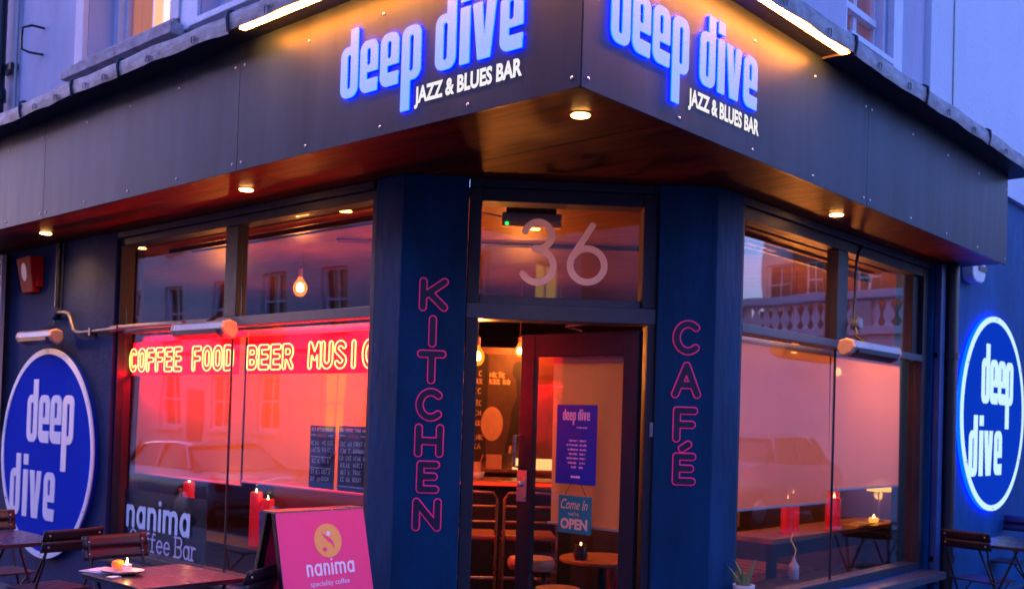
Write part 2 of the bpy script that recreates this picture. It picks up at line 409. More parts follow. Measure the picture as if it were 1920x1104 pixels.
def simplify(p, tol):
    def rdp(a):
        if len(a) < 3: return a
        (x0, y0), (x1, y1) = a[0], a[-1]; dx, dy = x1-x0, y1-y0; L = math.hypot(dx, dy) or 1e-9
        best, bi = 0, 0
        for i in range(1, len(a)-1):
            d = abs((a[i][0]-x0)*dy-(a[i][1]-y0)*dx)/L if L > 1e-8 else math.hypot(a[i][0]-x0, a[i][1]-y0)
            if d > best: best, bi = d, i
        if best < tol: return [a[0], a[-1]]
        return rdp(a[:bi+1])[:-1]+rdp(a[bi:])
    h = len(p)//2
    return rdp(p[:h+1])[:-1]+rdp(p[h:]+[p[0]])[:-1]
def rb(x0, y0, x1, y1, r):
    def f(X, Y):
        qx = np.abs(X-(x0+x1)/2)-(x1-x0)/2+r; qy = np.abs(Y-(y0+y1)/2)-(y1-y0)/2+r
        return np.hypot(np.maximum(qx, 0), np.maximum(qy, 0))+np.minimum(np.maximum(qx, qy), 0)-r
    return f
def U(*fs): return lambda X, Y: np.minimum.reduce([f(X, Y) for f in fs])
def SUB(a, *fs): return lambda X, Y: np.maximum.reduce([a(X, Y)]+[-f(X, Y) for f in fs])
def strokes(lines, r):
    def f(X, Y):
        D = np.full(X.shape, 1e9)
        for ln in lines:
            for (ax, ay), (bx, by) in zip(ln[:-1], ln[1:]):
                dx, dy = bx-ax, by-ay; L = dx*dx+dy*dy+1e-12
                t = np.clip(((X-ax)*dx+(Y-ay)*dy)/L, 0, 1)
                D = np.minimum(D, np.hypot(X-ax-t*dx, Y-ay-t*dy))
        return D-r
    return f
def poly_sdf(P):
    def f(X, Y):
        D = np.full(X.shape, 1e9); ins = np.zeros(X.shape, bool); n = len(P)
        for i in range(n):
            ax, ay = P[i]; bx, by = P[(i+1) % n]; dx, dy = bx-ax, by-ay
            t = np.clip(((X-ax)*dx+(Y-ay)*dy)/(dx*dx+dy*dy+1e-12), 0, 1)
            D = np.minimum(D, np.hypot(X-ax-t*dx, Y-ay-t*dy))
            c = ((ay > Y) != (by > Y)) & (X < (bx-ax)*(Y-ay)/((by-ay) if by != ay else 1e-9)+ax); ins ^= c
        return np.where(ins, -D, D)
    return f
def fill_mesh(loops, depth, name='fill'):
    """flat letter of real thickness from closed outlines (holes included), front at z=depth"""
    c = bpy.data.curves.new(name, 'CURVE'); c.dimensions = '2D'; c.fill_mode = 'BOTH'; c.extrude = depth/2
    for lp in loops:
        s = c.splines.new('POLY'); s.points.add(len(lp)-1)
        for q, (x, y) in zip(s.points, lp): q.co = (x, y, 0, 1)
        s.use_cyclic_u = True
    o = bpy.data.objects.new(name, c); me = bpy.data.meshes.new_from_object(o); bpy.data.objects.remove(o); bpy.data.curves.remove(c)
    for v in me.vertices: v.co.z += depth/2
    return me
def text_mesh(s, w, h, depth=0.002, bold=0.0, align='L', shear=0.0):
    c = bpy.data.curves.new('text', 'FONT'); c.body = s; c.size = 1; c.offset = bold; c.extrude = 0.0; c.resolution_u = 3; c.shear = shear
    o = bpy.data.objects.new('text', c); me = bpy.data.meshes.new_from_object(o); bpy.data.objects.remove(o); bpy.data.curves.remove(c)
    xs = [v.co.x for v in me.vertices]; ys = [v.co.y for v in me.vertices]
    x0, x1, y0, y1 = min(xs), max(xs), min(ys), max(ys)
    for v in me.vertices:
        v.co.x = (v.co.x-x0)/(x1-x0)*w; v.co.y = (v.co.y-y0)/(y1-y0)*h; v.co.z = depth
    return me
def setmat(me, mat): me.materials.clear(); me.materials.append(MAT[mat]); return me
def put(name, me, mat, parent, u, v, n, label=None):
    return place(name, setmat(me, mat), parent, T(u, v, n), label=label)

def arc(cx, cy, rx, ry, a0, a1, n=12):
    return [(cx+rx*math.cos(R(a0+(a1-a0)*i/n)), cy+ry*math.sin(R(a0+(a1-a0)*i/n))) for i in range(n+1)]
def G(ch, w):
    """single line skeletons, 1 high and w wide"""
    r = w/2
    if ch == 'K': return [[(0, 0), (0, 1)], [(w, 1), (0, .40)], [(.30*w, .56), (w, 0)]]
    if ch == 'I': return [[(w/2, 0), (w/2, 1)]]
    if ch == 'T': return [[(0, 1), (w, 1)], [(w/2, 1), (w/2, 0)]]
    if ch == 'C': return [arc(r*1.05, .5, r*1.05, .5, 48, 312, 26)]
    if ch == 'c': return [arc(r, 1-r, r, r, 15, 180)+arc(r, r, r, r, 180, 345)]
    if ch == 'H': return [[(0, 0), (0, 1)], [(w, 0), (w, 1)], [(0, .48), (w, .48)]]
    if ch == 'E': return [[(w, 1), (0, 1), (0, 0), (w, 0)], [(0, .52), (w*.88, .52)]]
    if ch == 'F': return [[(w, 1), (0, 1), (0, 0)], [(0, .50), (w*.88, .50)]]
    if ch == 'N': return [[(0, 0), (0, 1), (w, 0), (w, 1)]]
    if ch == 'A': return [[(0, 0), (w/2, 1), (w, 0)], [(w*.2, .33), (w*.8, .33)]]
    if ch == 'O': return [arc(r, 1-r, r, r, 0, 180)+arc(r, r, r, r, 180, 360)+[(w, 1-r)]]
    if ch == 'D': return [[(0, 0), (0, 1)]+arc(w-r, 1-r, r, r, 90, 0, 8)+arc(w-r, r, r, r, 0, -90, 8)+[(0, 0)]]
    if ch == 'B': return [[(0, 0), (0, 1)]+arc(w-.24, .76, .24, .24, 90, -70, 10)+[(w*.3, .52)], [(w*.3, .52)]+arc(w-.26, .26, .26, .26, 80, -90, 10)+[(0, 0)]]
    if ch == 'R': return [[(0, 0), (0, 1)]+arc(w-.25, .74, .25, .26, 90, -90, 10)+[(0, .48)], [(w*.45, .48), (w, 0)]]
    if ch == 'M': return [[(0, 0), (0.04, 1), (w/2, .40), (w-.04, 1), (w, 0)]]
    if ch == 'U': return [[(0, 1)]+arc(r, r, r, r, 180, 360)+[(w, 1)]]
    if ch == 'S': return [arc(r, .76, r, .24, 30, 180, 10)+[(0.03, .68), (w-.03, .34)]+arc(r, .24, r, .24, 0, -150, 10)]
    if ch == 'n': return [[(0, 0), (0, 1)], [(0, 1-r)]+arc(r, 1-r, r, r, 180, 0)+[(w, 0)]]
    if ch == 'a': return [arc(r, .5, r, .5, 0, 360, 24), [(w, 1), (w, 0)]]
    if ch == 'i': return [[(0, 0), (0, 1)], [(0, 1.42), (0, 1.43)]]
    if ch == 'm': return [[(0, 0), (0, 1)], [(0, 1-w/4)]+arc(w/4, 1-w/4, w/4, w/4, 180, 0)+[(w/2, 0)], [(w/2, 1-w/4)]+arc(w*.75, 1-w/4, w/4, w/4, 180, 0)+[(w, 0)]]
    if ch == 'e': return [[(0, .52), (w, .52)]+arc(r, .5, r, .5, 5, 318, 22)]
    if ch == 'o': return [arc(r, .5, r, .5, 0, 360, 24)]
    if ch == 'f': return [[(w*.35, 0), (w*.35, 1.2)]+arc(w*.35+r*.8, 1.2, r*.8, .28, 180, 50, 8), [(0, 1), (w, 1)], [(0, 0), (w*.8, 0)]]
    if ch == 'r': return [[(0.1, 0), (0.1, 1)], [(0.1, .6)]+arc(.42, .6, .32, .38, 180, 50, 8), [(-.05, 0), (.3, 0)], [(-.05, 1), (.1, 1)]]
    return []
def sc(lines, sx, sy, ox=0, oy=0): return [[(x*sx+ox, y*sy+oy) for x, y in l] for l in lines]
def stroke_loops(lines, r, h):
    xs = [p[0] for l in lines for p in l]; ys = [p[1] for l in lines for p in l]
    return contour(strokes(lines, r), min(xs)-r-2*h, max(xs)+r+2*h, min(ys)-r-2*h, max(ys)+r+2*h, h)

# the bar's heavy condensed logo letters, x-height 1
def logo_glyph(ch):
    W = 0.515
    if ch == 'd': return SUB(U(rb(0, 0, W, 1, .19), rb(.285, .25, W, 1.33, .005)), rb(.195, .17, .305, .84, .05)), W
    if ch == 'e': return SUB(U(rb(0, 0, W, 1, .19), rb(.28, 0, W-.01, .25, .005)), rb(.195, .52, .305, .85, .05), rb(.195, .25, .8, .39, .01)), W
    if ch == 'p': return SUB(U(rb(0, 0, W, 1, .19), rb(0, -.55, .235, .86, .005)), rb(.21, .16, .32, .83, .05)), W
    if ch == 'i': return U(rb(0, 0, .235, 1.0, .005), rb(0, 1.10, .235, 1.33, .005)), .25
    if ch == 'v': return poly_sdf([(0, 1), (.225, 1), (.285, .27), (.345, 1), (.56, 1), (.43, 0), (.14, 0)]), .58
LOGO_CACHE = {}
def logo_loops(ch, grow, s):
    k = (ch, grow)
    if k not in LOGO_CACHE:
        f, w = logo_glyph(ch)
        LOGO_CACHE[k] = contour(lambda X, Y: f(X, Y)-grow, -.15, w+.15, -.72, 1.48, .016)
    return [[(x*s[0], y*s[1]) for x, y in lp] for lp in LOGO_CACHE[k]]
LOGO_X = [('d', 0), ('e', .59), ('e', 1.185), ('p', 1.79), ('d', 2.69), ('i', 3.31), ('v', 3.61), ('e', 4.27)]

# ================================================================== GROUND
g = MB().box(-150, 150, -150, 150, -0.6, -0.15).make('street', 'asphalt', kind='structure')
MB().box(-24, 4.0, -2.9, 12, -0.6, 0.0).make('pavement', 'pavement', kind='structure')
MB().box(-40, 40, -14.2, -9.6, -0.6, -0.02).make('pavement', 'pavement', kind='structure')
MB().box(9.6, 14.2, -9.5, 40, -0.6, -0.02).make('pavement', 'pavement', kind='structure')

# ================================================================== THE CORNER BUILDING
B = thing('corner_building', 'corner building with dark shopfront, blue painted walls and pale upper storey', 'building')
WA, WB, Z0, ZS, ZF = -0.61, -0.46, 0.0, 2.95, 3.665

def part(mb, name, mat, frame, parent=B, **k): return mb.make(name, mat, parent, m=frame, **k)
# ground floor walls
part(MB().box(-9.6, -5.06, 0, ZS, WA-0.10, WA), 'wall', 'slate_wall', FA, label='slate blue painted wall to the left of the long window')
part(MB().box(-5.06, -2.0, 0, 0.449, WA-0.3, WA), 'wall', 'slate_wall', FA)
part(MB().box(2.13, 5.16, 0, 0.50, WB-0.3, WB), 'wall', 'blue_wall', FB)
part(MB().box(5.16, 16, 0, 3.79, WB-0.3, WB), 'wall', 'blue_wall', FB, label='bright blue painted wall beyond the right window')
part(MB().prism([(-1.972, .61), (-1.735, .61), (-1.476, .869), (-1.69, 1.083), (-1.972, 0.93)], 0, ZS), 'pillar', 'pillar_blue', I4, bev=0.006, label='blue pillar left of the door with pink outlined letters')
part(MB().prism([(-.711, 1.634), (-.475, 1.870), (-.46, 2.13), (-.78, 2.13), (-.925, 1.848)], 0, ZS), 'pillar', 'pillar_blue', I4, bev=0.006, label='blue pillar right of the door with four pink outlined letters')
# upper storey: wall pieces round the window openings
HW = 9.5
def wall_holes(frame, n, u0, u1, z0, z1, holes, mat, th=0.35):
    """wall between u0..u1 with rectangular openings, as one solid mesh"""
    mb = MB(); us = sorted({u0, u1, *[h[0] for h in holes], *[h[1] for h in holes]})
    for a, b in zip(us[:-1], us[1:]):
        hs = sorted([h for h in holes if h[0] <= a and h[1] >= b], key=lambda h: h[2]); z = z0
        for h in hs:
            if h[2] > z: mb.box(a, b, z, h[2], n-th, n)
            z = h[3]
        if z < z1: mb.box(a, b, z, z1, n-th, n)
    bmesh.ops.remove_doubles(mb.b, verts=mb.b.verts, dist=1e-5)
    return part(mb, 'upper_wall', mat, frame)
wall_holes(FA, WA, -9.6, -0.46, ZS+0.012, HW, [(-5.68, -4.30, 4.40, 6.3), (-3.93, -2.6, 4.35, 6.3)], 'render_pale')
wall_holes(FB, WB, 0.97, 4.86, ZS+0.012, HW, [(3.44, 4.13, 4.30, 6.2)], 'render_pale')
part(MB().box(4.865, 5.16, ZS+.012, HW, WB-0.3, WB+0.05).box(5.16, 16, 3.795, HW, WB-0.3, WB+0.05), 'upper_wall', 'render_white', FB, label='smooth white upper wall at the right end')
part(MB().tube([(5.36, 3.8, WB+.055), (5.355, 4.4, WB+.055), (5.35, 5.0, WB+.055), (5.35, 6.8, WB+.055)], .007, 6), 'cable', 'heater_grey', FB, label='thin grey cable running up the white wall')
# room shell
mb = MB().prism([(-9.3, .92), (-2.0, .92), (-1.66, 1.02), (-0.92, 1.75), (-0.77, 2.1), (-0.77, 9.0), (-9.3, 9.0)], 2.88, 2.94)
part(mb, 'ceiling', 'ceiling_ply', I4)
mb = MB().prism([(-9.3, .92), (-2.0, .92), (-1.66, 1.02), (-0.92, 1.75), (-0.77, 2.1), (-0.77, 9.0), (-9.3, 9.0)], -0.06, 0.004)
part(mb, 'floor', 'floor_boards', I4)
part(MB().box(-9.3, -9.15, .93, 9, .01, 2.87), 'inner_wall', 'inner_wall', I4)
part(MB().box(-9.1, -0.78, 8.8, 8.95, .01, 2.87), 'inner_wall', 'inner_wall', I4)
part(MB().box(-9.1, -5.35, .94, 1.0, .01, 2.87), 'inner_wall', 'inner_dark', I4)
part(MB().box(-0.86, -0.80, 5.5, 8.75, .01, 2.87), 'inner_wall', 'inner_wall', I4)
part(MB().box(-3.3, -0.87, 6.62, 6.75, .01, 2.87), 'inner_wall', 'inner_wall', I4, label='warm lit partition at the end of the window seat')
# partition seen through the open door, facing the corner
FM = FD @ T(0, 0, -3.62)
part(MB().box(-2.2, 1.6, .01, 2.24, -0.1, 0), 'inner_wall', 'mural_ground', FM, label='low partition wall behind the bar')

# ---- soffit boards under the fascia
for k, (a, b) in enumerate([(-9.6, -7.48), (-7.476, -4.984), (-4.98, -2.464), (-2.46, -0.004)]):
    part(MB().box(a, b, 0.024, 0.66, ZS, ZS+0.010), 'soffit_board', 'soffit_ply', I4, bev=0.0012)
part(MB().prism([(-0.024, 0.664), (-0.024, 2.776), (-0.58, 2.776), (-0.58, 1.95), (-1.78, .664)], ZS, ZS+0.010), 'soffit_board', 'soffit_ply', I4, bev=0.0012)
part(MB().box(-0.53, -0.024, 2.78, 5.44, ZS, ZS+0.010), 'soffit_board', 'soffit_ply', I4, bev=0.0012)
# ---- fascia panels
def fascia(frame, cuts, skew, end=None):
    for a, b in zip(cuts[:-1], cuts[1:]):
        p = part(MB().box(a+.0016, b-.0016, ZS-0.008, ZF, -0.02, 0.0), 'fascia_panel', 'fascia_paint', frame, bev=0.0012)
        w = b-a; n = max(2, round(w/0.62))
        xs = [a+.045+i*(w-.09)/n for i in range(n+1)]
        for x in xs:
            for z in (ZS+0.035, ZF-0.13):
                MB().lathe([(.0085, 0), (.0085, .002), (.005, .005), (.0018, .006)], 10, T(x, z, 0)).make('screw', 'rivet', p)
fascia(FA, [-9.6, -7.48, -4.97, -2.465, -0.002], 1)
fascia(FB, [0.002, 2.775, 5.465], 1)
part(MB().box(-0.009, 0.0045, ZS-.009, ZF-.01, -0.0045, 0.009), 'corner_trim', 'grey_frame', I4, bev=0.003)
part(MB().box(-0.50, -0.022, ZS+.001, ZF, 5.445, 5.463, m=Matrix(((1, 0, 0, 0), (0, 0, 1, 0), (0, 1, 0, 0), (0, 0, 0, 1)))), 'fascia_panel', 'fascia_paint', I4)
# ---- projecting boxed eave above the fascia, dressed in lead sections
def eave(frame, u0, u1, name='eave_board'):
    part(MB().box(u0, u1, ZF+.002, ZF+.022, -0.46, 0.165), name, 'navy_frame', frame)
eave(FA, -9.6, 0.16); eave(FB, -0.16+.001, 5.66)
def lead_section(frame, a, b, seed, mir=False):
    rnd = random.Random(seed); ph = rnd.random()*9
    def sag(u): return 0.006*math.sin(u*3.1+ph)+0.004*math.sin(u*11+ph*2)
    mb = MB(); n = max(4, int((b-a)/.10))
    rings = []
    for i in range(n+1):
        u = a+(b-a)*i/n; s = sag(u); q = .010*max(0, math.sin(u*7+ph))**6
        prof = [(ZF-.012+s-q*.6, .168+.003*math.sin(u*9)), (ZF+.03+s, .176+q*.3), (ZF+.078+s, .172), (ZF+.087+s, .158), (ZF+.10+s, .02), (ZF+.12, -.45), (ZF+.112, -.45), (ZF+.09+s, .02), (ZF+.078+s, .15), (ZF+.07+s, .166), (ZF+.03+s, .1685), (ZF-.012+s-q*.6, .1655)]
        rings.append([(u, z, nn) for z, nn in prof])
    mb.loft(rings)
    p = part(mb, 'lead_section', 'lead', frame, smooth=True)
    # rolled joint at the end of the section
    MB().tube([(b+.004, ZF-.016, .172), (b+.004, ZF+.05, .182), (b+.004, ZF+.088, .178), (b+.004, ZF+.102, .155), (b+.004, ZF+.112, .05), (b+.004, ZF+.13, -.4)], .009, 8).make('joint_roll', 'black_pipe', p, smooth=True)
    for k in range(2):
        u = a+(b-a)*(.3+.42*k)
        MB().tube([(u-.02, ZF-.002, .180), (u-.014, ZF+.028, .183), (u, ZF+.036, .183), (u+.014, ZF+.028, .183), (u+.018, ZF-.002, .180)], .0035, 6).make('clip', 'lead', p)
    return p
cutsA = [-9.6, -8.1, -6.6, -5.0, -4.19, -3.55, -2.32, -1.1, .16]
for i, (a, b) in enumerate(zip(cutsA[:-1], cutsA[1:])): lead_section(FA, a, b-.012, i)
cutsB = [-.16, 1.0, 2.19, 3.25, 4.45, 5.66]
for i, (a, b) in enumerate(zip(cutsB[:-1], cutsB[1:])): lead_section(FB, a, b-.012, 20+i)
# ---- warm LED strips tucked under the eave
t = thing('led_strip', 'glowing warm LED strip under the eave above the left facing sign', 'light', FA)
MB().box(-2.245, 0.10, ZF-.014, ZF-.002, .118, .152).make('diffuser', 'led_orange', t)
MB().box(-2.25, 0.12, ZF-.004, ZF+.0015, .10, .163).make('channel', 'lamp_housing', t)
t = thing('led_strip', 'glowing warm LED strip under the eave above the right facing sign', 'light', FB)
MB().box(-0.10, 2.13, ZF-.014, ZF-.002, .118, .152).make('diffuser', 'led_orange', t)
MB().box(-0.12, 2.135, ZF-.004, ZF+.0015, .10, .163).make('channel', 'lamp_housing', t)
MB().box(2.137, 2.147, ZF-.012, ZF, .0, .163).make('end_cap', 'bronze_pipe', t)

# ---- shop windows
def bar(parent, frame, u0, u1, z0, z1, n0, n1, mat='navy_frame', name='frame_bar', bev=.004):
    return part(MB().box(u0, u1, z0, z1, n0, n1), name, mat, frame, parent, bev=bev)
def pane(parent, frame, u0, u1, z0, z1, n, mat='shop_glass', th=.006):
    return part(MB().box(u0, u1, z0, z1, n-th, n), 'pane', mat, frame, parent)
def group_part(name, label):
    o = bpy.data.objects.new(name, None); COL.objects.link(o); o.parent = B; o['label'] = label; return o
w = group_part('shop_window', 'long window left of the door with neon words behind the glass')
bar(w, FA, -5.06, -5.035, .45, 2.90, -.76, -.64); bar(w, FA, -2.035, -2.0, .45, 2.90, -.76, -.64)
bar(w, FA, -5.034, -2.036, 2.845, 2.90, -.76, -.645); bar(w, FA, -5.034, -2.036, .45, .50, -.76, -.64)
bar(w, FA, -5.06, -2.0, 2.901, 2.948, -.70, -.615)
bar(w, FA, -5.034, -2.036, 2.163, 2.228, -.745, -.655, 'grey_frame', 'transom')
bar(w, FA, -3.60, -3.455, 2.2285, 2.8445, -.745, -.66, name='mullion'); bar(w, FA, -3.549, -3.541, .501, 2.162, -.712, -.697, name='glass_joint', bev=0)
bar(w, FA, -5.02, -2.02, .42, .448, -.64, -.55, 'navy_frame', 'sill')
for a, b, c, d in ((-5.034, -3.601, 2.229, 2.844), (-3.454, -2.036, 2.229, 2.844), (-5.034, -3.549, .501, 2.162), (-3.541, -2.036, .501, 2.162)):
    pane(w, FA, a, b, c, d, -.70)
w = group_part('shop_window', 'window right of the door with balustrade mirrored in its upper panes')
bar(w, FB, 2.13, 2.20, .50, 2.90, -.60, -.49); bar(w, FB, 5.05, 5.158, .50, 2.90, -.60, -.49)
bar(w, FB, 2.20, 5.05, 2.83, 2.90, -.60, -.495); bar(w, FB, 2.20, 5.05, .50, .56, -.60, -.49)
bar(w, FB, 2.13, 5.158, 2.901, 2.948, -.56, -.47)
bar(w, FB, 2.20, 5.05, 2.15, 2.205, -.585, -.49, 'grey_frame', 'transom')
bar(w, FB, 3.50, 3.66, 2.2055, 2.8295, -.585, -.50, name='mullion'); bar(w, FB, 3.582, 3.590, .561, 2.149, -.556, -.541, name='glass_joint', bev=0)
bar(w, FB, 4.93, 5.048, 2.206, 2.829, -.62, -.53, 'door_paint', 'frame_bar')
bar(w, FB, 2.12, 5.17, .44, .498, -.49, -.31, 'grey_frame', 'sill')
for a, b, c, d in ((2.201, 3.499, 2.206, 2.829), (3.661, 4.929, 2.206, 2.829), (2.201, 3.582, .561, 2.149), (3.590, 5.049, .561, 2.149)):
    pane(w, FB, a, b, c, d, -.545)

# ---- door frame, transom light, and the open leaf
d = group_part('door_frame', 'dark door surround with a glazed light above the doorway')
bar(d, FD, -.533, -.462, 0.005, 2.155, -.20, -.035, 'navy_frame', 'jamb'); bar(d, FD, .500, .545, 0.005, 2.155, -.20, -.035, 'navy_frame', 'jamb')
bar(d, FD, -.533, .545, 2.156, 2.245, -.20, -.03, 'grey_frame', 'transom')
bar(d, FD, -.533, -.462, 2.246, 2.90, -.20, -.04, 'navy_frame', 'frame_bar'); bar(d, FD, .465, .545, 2.246, 2.90, -.20, -.04, 'navy_frame', 'frame_bar')
bar(d, FD, -.461, .464, 2.246, 2.292, -.17, -.075, 'grey_frame', 'frame_bar'); bar(d, FD, -.461, .464, 2.825, 2.90, -.20, -.05, 'navy_frame', 'frame_bar')
bar(d, FD, -.533, .545, 2.901, 2.948, -.20, -.02, 'navy_frame', 'frame_bar')
bar(d, FD, .547-.02, .547-.002, 1.52, 1.60, -.034, -.02, 'steel', 'hinge', .001)
pane(d, FD, -.461, .464, 2.293, 2.824, -.125)
HX, HY = -0.815, 1.615        # hinge; the leaf stands open along -x
leaf = group_part('door', 'open glazed door leaf with a blind behind its glass')
bar(leaf, FA, -1.715, -1.600, .02, 2.125, -HY-.045, -HY, 'door_paint', 'stile'); bar(leaf, FA, -.925, -.820, .02, 2.125, -HY-.045, -HY, 'door_paint', 'stile')
bar(leaf, FA, -1.5995, -.9255, 1.985, 2.125, -HY-.045, -HY, 'door_paint', 'rail'); bar(leaf, FA, -1.5995, -.9255, .02, .25, -HY-.045, -HY, 'door_paint', 'rail')
pane(leaf, FA, -1.5995, -.9255, .2505, 1.9845, -HY-.018)
part(MB().box(-1.712, -1.632, 1.085, 1.28, -HY+.001, -HY+.009), 'lock_plate', 'steel', FA, leaf, bev=.002)
part(MB().lathe([(.016, 0), (.016, .02), (.01, .03)], 12, T(-1.675, 1.195, -HY+.009)), 'keyhole', 'rivet', FA, leaf)
part(MB().tube([(-1.702, 1.30, -HY+.002), (-1.702, 1.30, -HY+.05), (-1.702, 1.49, -HY+.05), (-1.702, 1.49, -HY+.002)], .011, 8), 'handle', 'steel', FA, leaf, smooth=True)
part(MB().tube([(-1.25, 2.135, -HY-.02), (-1.33, 2.16, -HY+.03), (-1.02, 2.165, -HY+.12)], .009, 6), 'door_closer', 'copper_tube', FA, leaf)

# ---- sash windows upstairs
def sash(frame, n, u0, u1, z0, z1, rail_z, mull, label, box=.085, rec=.24, lined=True):
    w = group_part('sash_window', label)
    def b(a, c, e, f, n0, n1, mat='sash_white', nm='frame_bar', bev=.004): return part(MB().box(a, c, e, f, n0, n1), nm, mat, frame, w, bev=bev)
    r = n-rec
    b(u0, u0+box, z0, z1, r, r+.09); b(u1-box, u1, z0, z1, r, r+.09)
    b(u0+box, u1-box, z1-box, z1, r, r+.09)
    b(u0+box, u0+box+.03, z0, z1-box, r-.03, r+.03); b(u1-box-.03, u1-box, z0, z1-box, r-.03, r+.03)
    a, c = u0+box+.03, u1-box-.03
    b(a, c, z0, z0+.085, r-.02, r+.035, nm='sash_rail')
    b(a, c, rail_z, rail_z+.05, r-.02, r+.05, nm='sash_rail')
    for x in mull: b(x-.011, x+.011, z0+.085, z1-box, r-.012, r+.022, nm='glazing_bar')
    part(MB().box(a, c, z0+.085, z1-box, r-.008, r-.003), 'pane', 'upper_glass', frame, w)
    return w
sash(FA, WA, -5.68, -4.30, 4.40, 6.3, 5.3, [], 'pale sash window with a cream curtain given its own glow', rec=.30)
sash(FA, WA, -3.93, -2.6, 4.35, 6.3, 5.3, [], 'second pale sash window, its corner showing a gold curtain', rec=.22)
sash(FB, WB, 3.44, 4.13, 4.30, 6.2, 4.53, [3.74, 3.77], 'small paned sash window above the right facing sign', rec=.10, box=.04)
part(MB().box(-5.83, -5.682, 4.37, 6.4, WA+.001, WA+.045), 'window_surround', 'trim_pink_lit', FA, bev=.004)
part(MB().box(-4.30, -4.18, 4.40, 6.4, WA+.001, WA+.045), 'window_surround', 'trim_pink_lit', FA, bev=.004)
part(MB().box(-4.178, -3.95, 4.30, 6.4, WA+.001, WA+.03), 'window_surround', 'sash_white', FA, bev=.004)
part(MB().box(-5.87, -4.13, 4.26, 4.345, WA+.002, WA+.13).box(-5.70, -4.2, 4.3455, 4.398, WA-.27, WA+.07), 'window_sill', 'sill_stone', FA, bev=.006)
part(MB().box(-3.95, -2.5, 4.262, 4.31, WA+.002, WA+.10).box(-3.93, -2.6, 4.3105, 4.348, WA-.2, WA+.04), 'window_sill', 'sash_white', FA, bev=.006)
part(MB().box(4.13+.005, 4.30, 4.20, 6.4, WB+.001, WB+.05), 'window_surround', 'sash_white', FB, bev=.004)
part(MB().box(3.40, 4.13, 4.255, 4.298, WB+.001, WB+.06), 'window_sill', 'sash_white', FB, bev=.004)
# curtains and things behind the upstairs glass
def curtain(label, mat, frame, u0, u1, z0, z1, n, waves, amp):
    mb = MB().sheet(lambda a, c: (u0+(u1-u0)*a, z0+(z1-z0)*c, n+amp*math.sin(a*waves*2*math.pi)*(1-.3*c)), max(8, int(waves*8)), 3)
    o = mb.make('curtain', mat, None, m=frame, smooth=True, label=label, cat='curtain')
    s = o.modifiers.new('solid', 'SOLIDIFY'); s.thickness = .003
curtain('cream curtain given its own glow for room light in the upstairs window at top left', 'curtain_cream', FA, -5.36, -4.34, 4.41, 6.2, -1.01, 3, .012)
curtain('brown folded curtain beside the cream one in the upstairs window', 'curtain_brown', FA, -5.66, -5.33, 4.41, 6.2, -.97, 4, .022)
curtain('gold curtain behind the corner of the second upstairs window', 'curtain_gold', FA, -3.92, -2.65, 4.36, 6.2, -1.12, 5, .02)
curtain('bright red scarf hanging in the second upstairs window', 'scarf_red', FA, -3.76, -3.66, 4.36, 5.2, -1.06, 1, .02)
curtain('tan net curtain behind the small paned sash window', 'curtain_brown', FB, 3.12, 4.08, 4.27, 6.1, -.80, 6, .014)
mb = MB()
mb.sheet(lambda a, c: (-3.46+.24*math.cos(a*2*math.pi)*math.sin(c*math.pi), 4.52+.17*math.cos(c*math.pi), -1.0+.07*math.sin(a*2*math.pi)*math.sin(c*math.pi)), 18, 8)
mb.make('cushion', 'cushion_blue', None, m=FA, smooth=True, label='dotted blue cushion on the sill of the second upstairs window', cat='cushion')
# upstairs rooms' back boards so that the panes have a room behind them
part(MB().box(-6.0, -2.4, 4.2, 6.6, -1.7, -1.65), 'inner_wall', 'inner_wall', FA)
part(MB().box(2.8, 4.5, 4.1, 6.6, -1.6, -1.55), 'inner_wall', 'inner_wall', FB)

# downpipes on the building
t = thing('downpipe', 'black cast iron downpipe at the far left of the pale upper wall', 'pipe', FA)
MB().tube([(-7.25, 3.80, WA+.10), (-7.25, 8, WA+.10)], .062, 16).make('pipe', 'black_pipe', t, smooth=True)
MB().lathe([(.078, 0), (.078, .10), (.066, .13)], 16, T(-7.25, 4.35, WA+.10) @ Matrix.Rotation(R(-90), 4, 'X')).make('collar', 'black_pipe', t)
MB().box(-7.31, -7.05, 4.62, 4.68, WA+.0, WA+.07).make('bracket', 'black_pipe', t)
MB().tube([(-7.02, 3.80, WA+.03), (-7.03, 4.6, WA+.03), (-6.99, 8, WA+.03)], .014, 8).make('cable', 'heater_grey', None, m=FA, label='thin grey cable beside the black downpipe', cat='cable')
t = thing('downpipe', 'dark blue downpipe between the right window and the round lit sign', 'pipe', FB)
MB().tube([(5.345, 0.02, WB+.085), (5.345, ZS-.002, WB+.085)], .055, 16).make('pipe', 'black_pipe', t, smooth=True)
for z in (2.19, .56):
    MB().box(5.18, 5.47, z, z+.045, WB+.002, WB+.045).make('bracket', 'black_pipe', t, bev=.003)
    MB().lathe([(.066, 0), (.066, .045)], 16, T(5.345, z, WB+.085) @ Matrix.Rotation(R(-90), 4, 'X')).make('collar', 'black_pipe', t)
t = thing('downpipe', 'square blue pipe beside the frame of the right window', 'pipe', FB)
MB().box(5.18, 5.275, .02, ZS-.002, WB+.004, WB+.065).make('pipe', 'blue_pipe', t, bev=.012)
# hook on the pale wall
MB().tube([(-6.52, 4.88, WA+.002), (-6.55, 4.885, WA+.10), (-6.62, 4.87, WA+.145), (-6.63, 4.80, WA+.15), (-6.62, 4.68, WA+.15), (-6.58, 4.655, WA+.10), (-6.53, 4.65, WA+.002)], .011, 8).make('wall_bracket', 'black_metal', None, m=FA, smooth=True, label='small rusty C shaped iron bracket on the pale upper wall', cat='bracket')

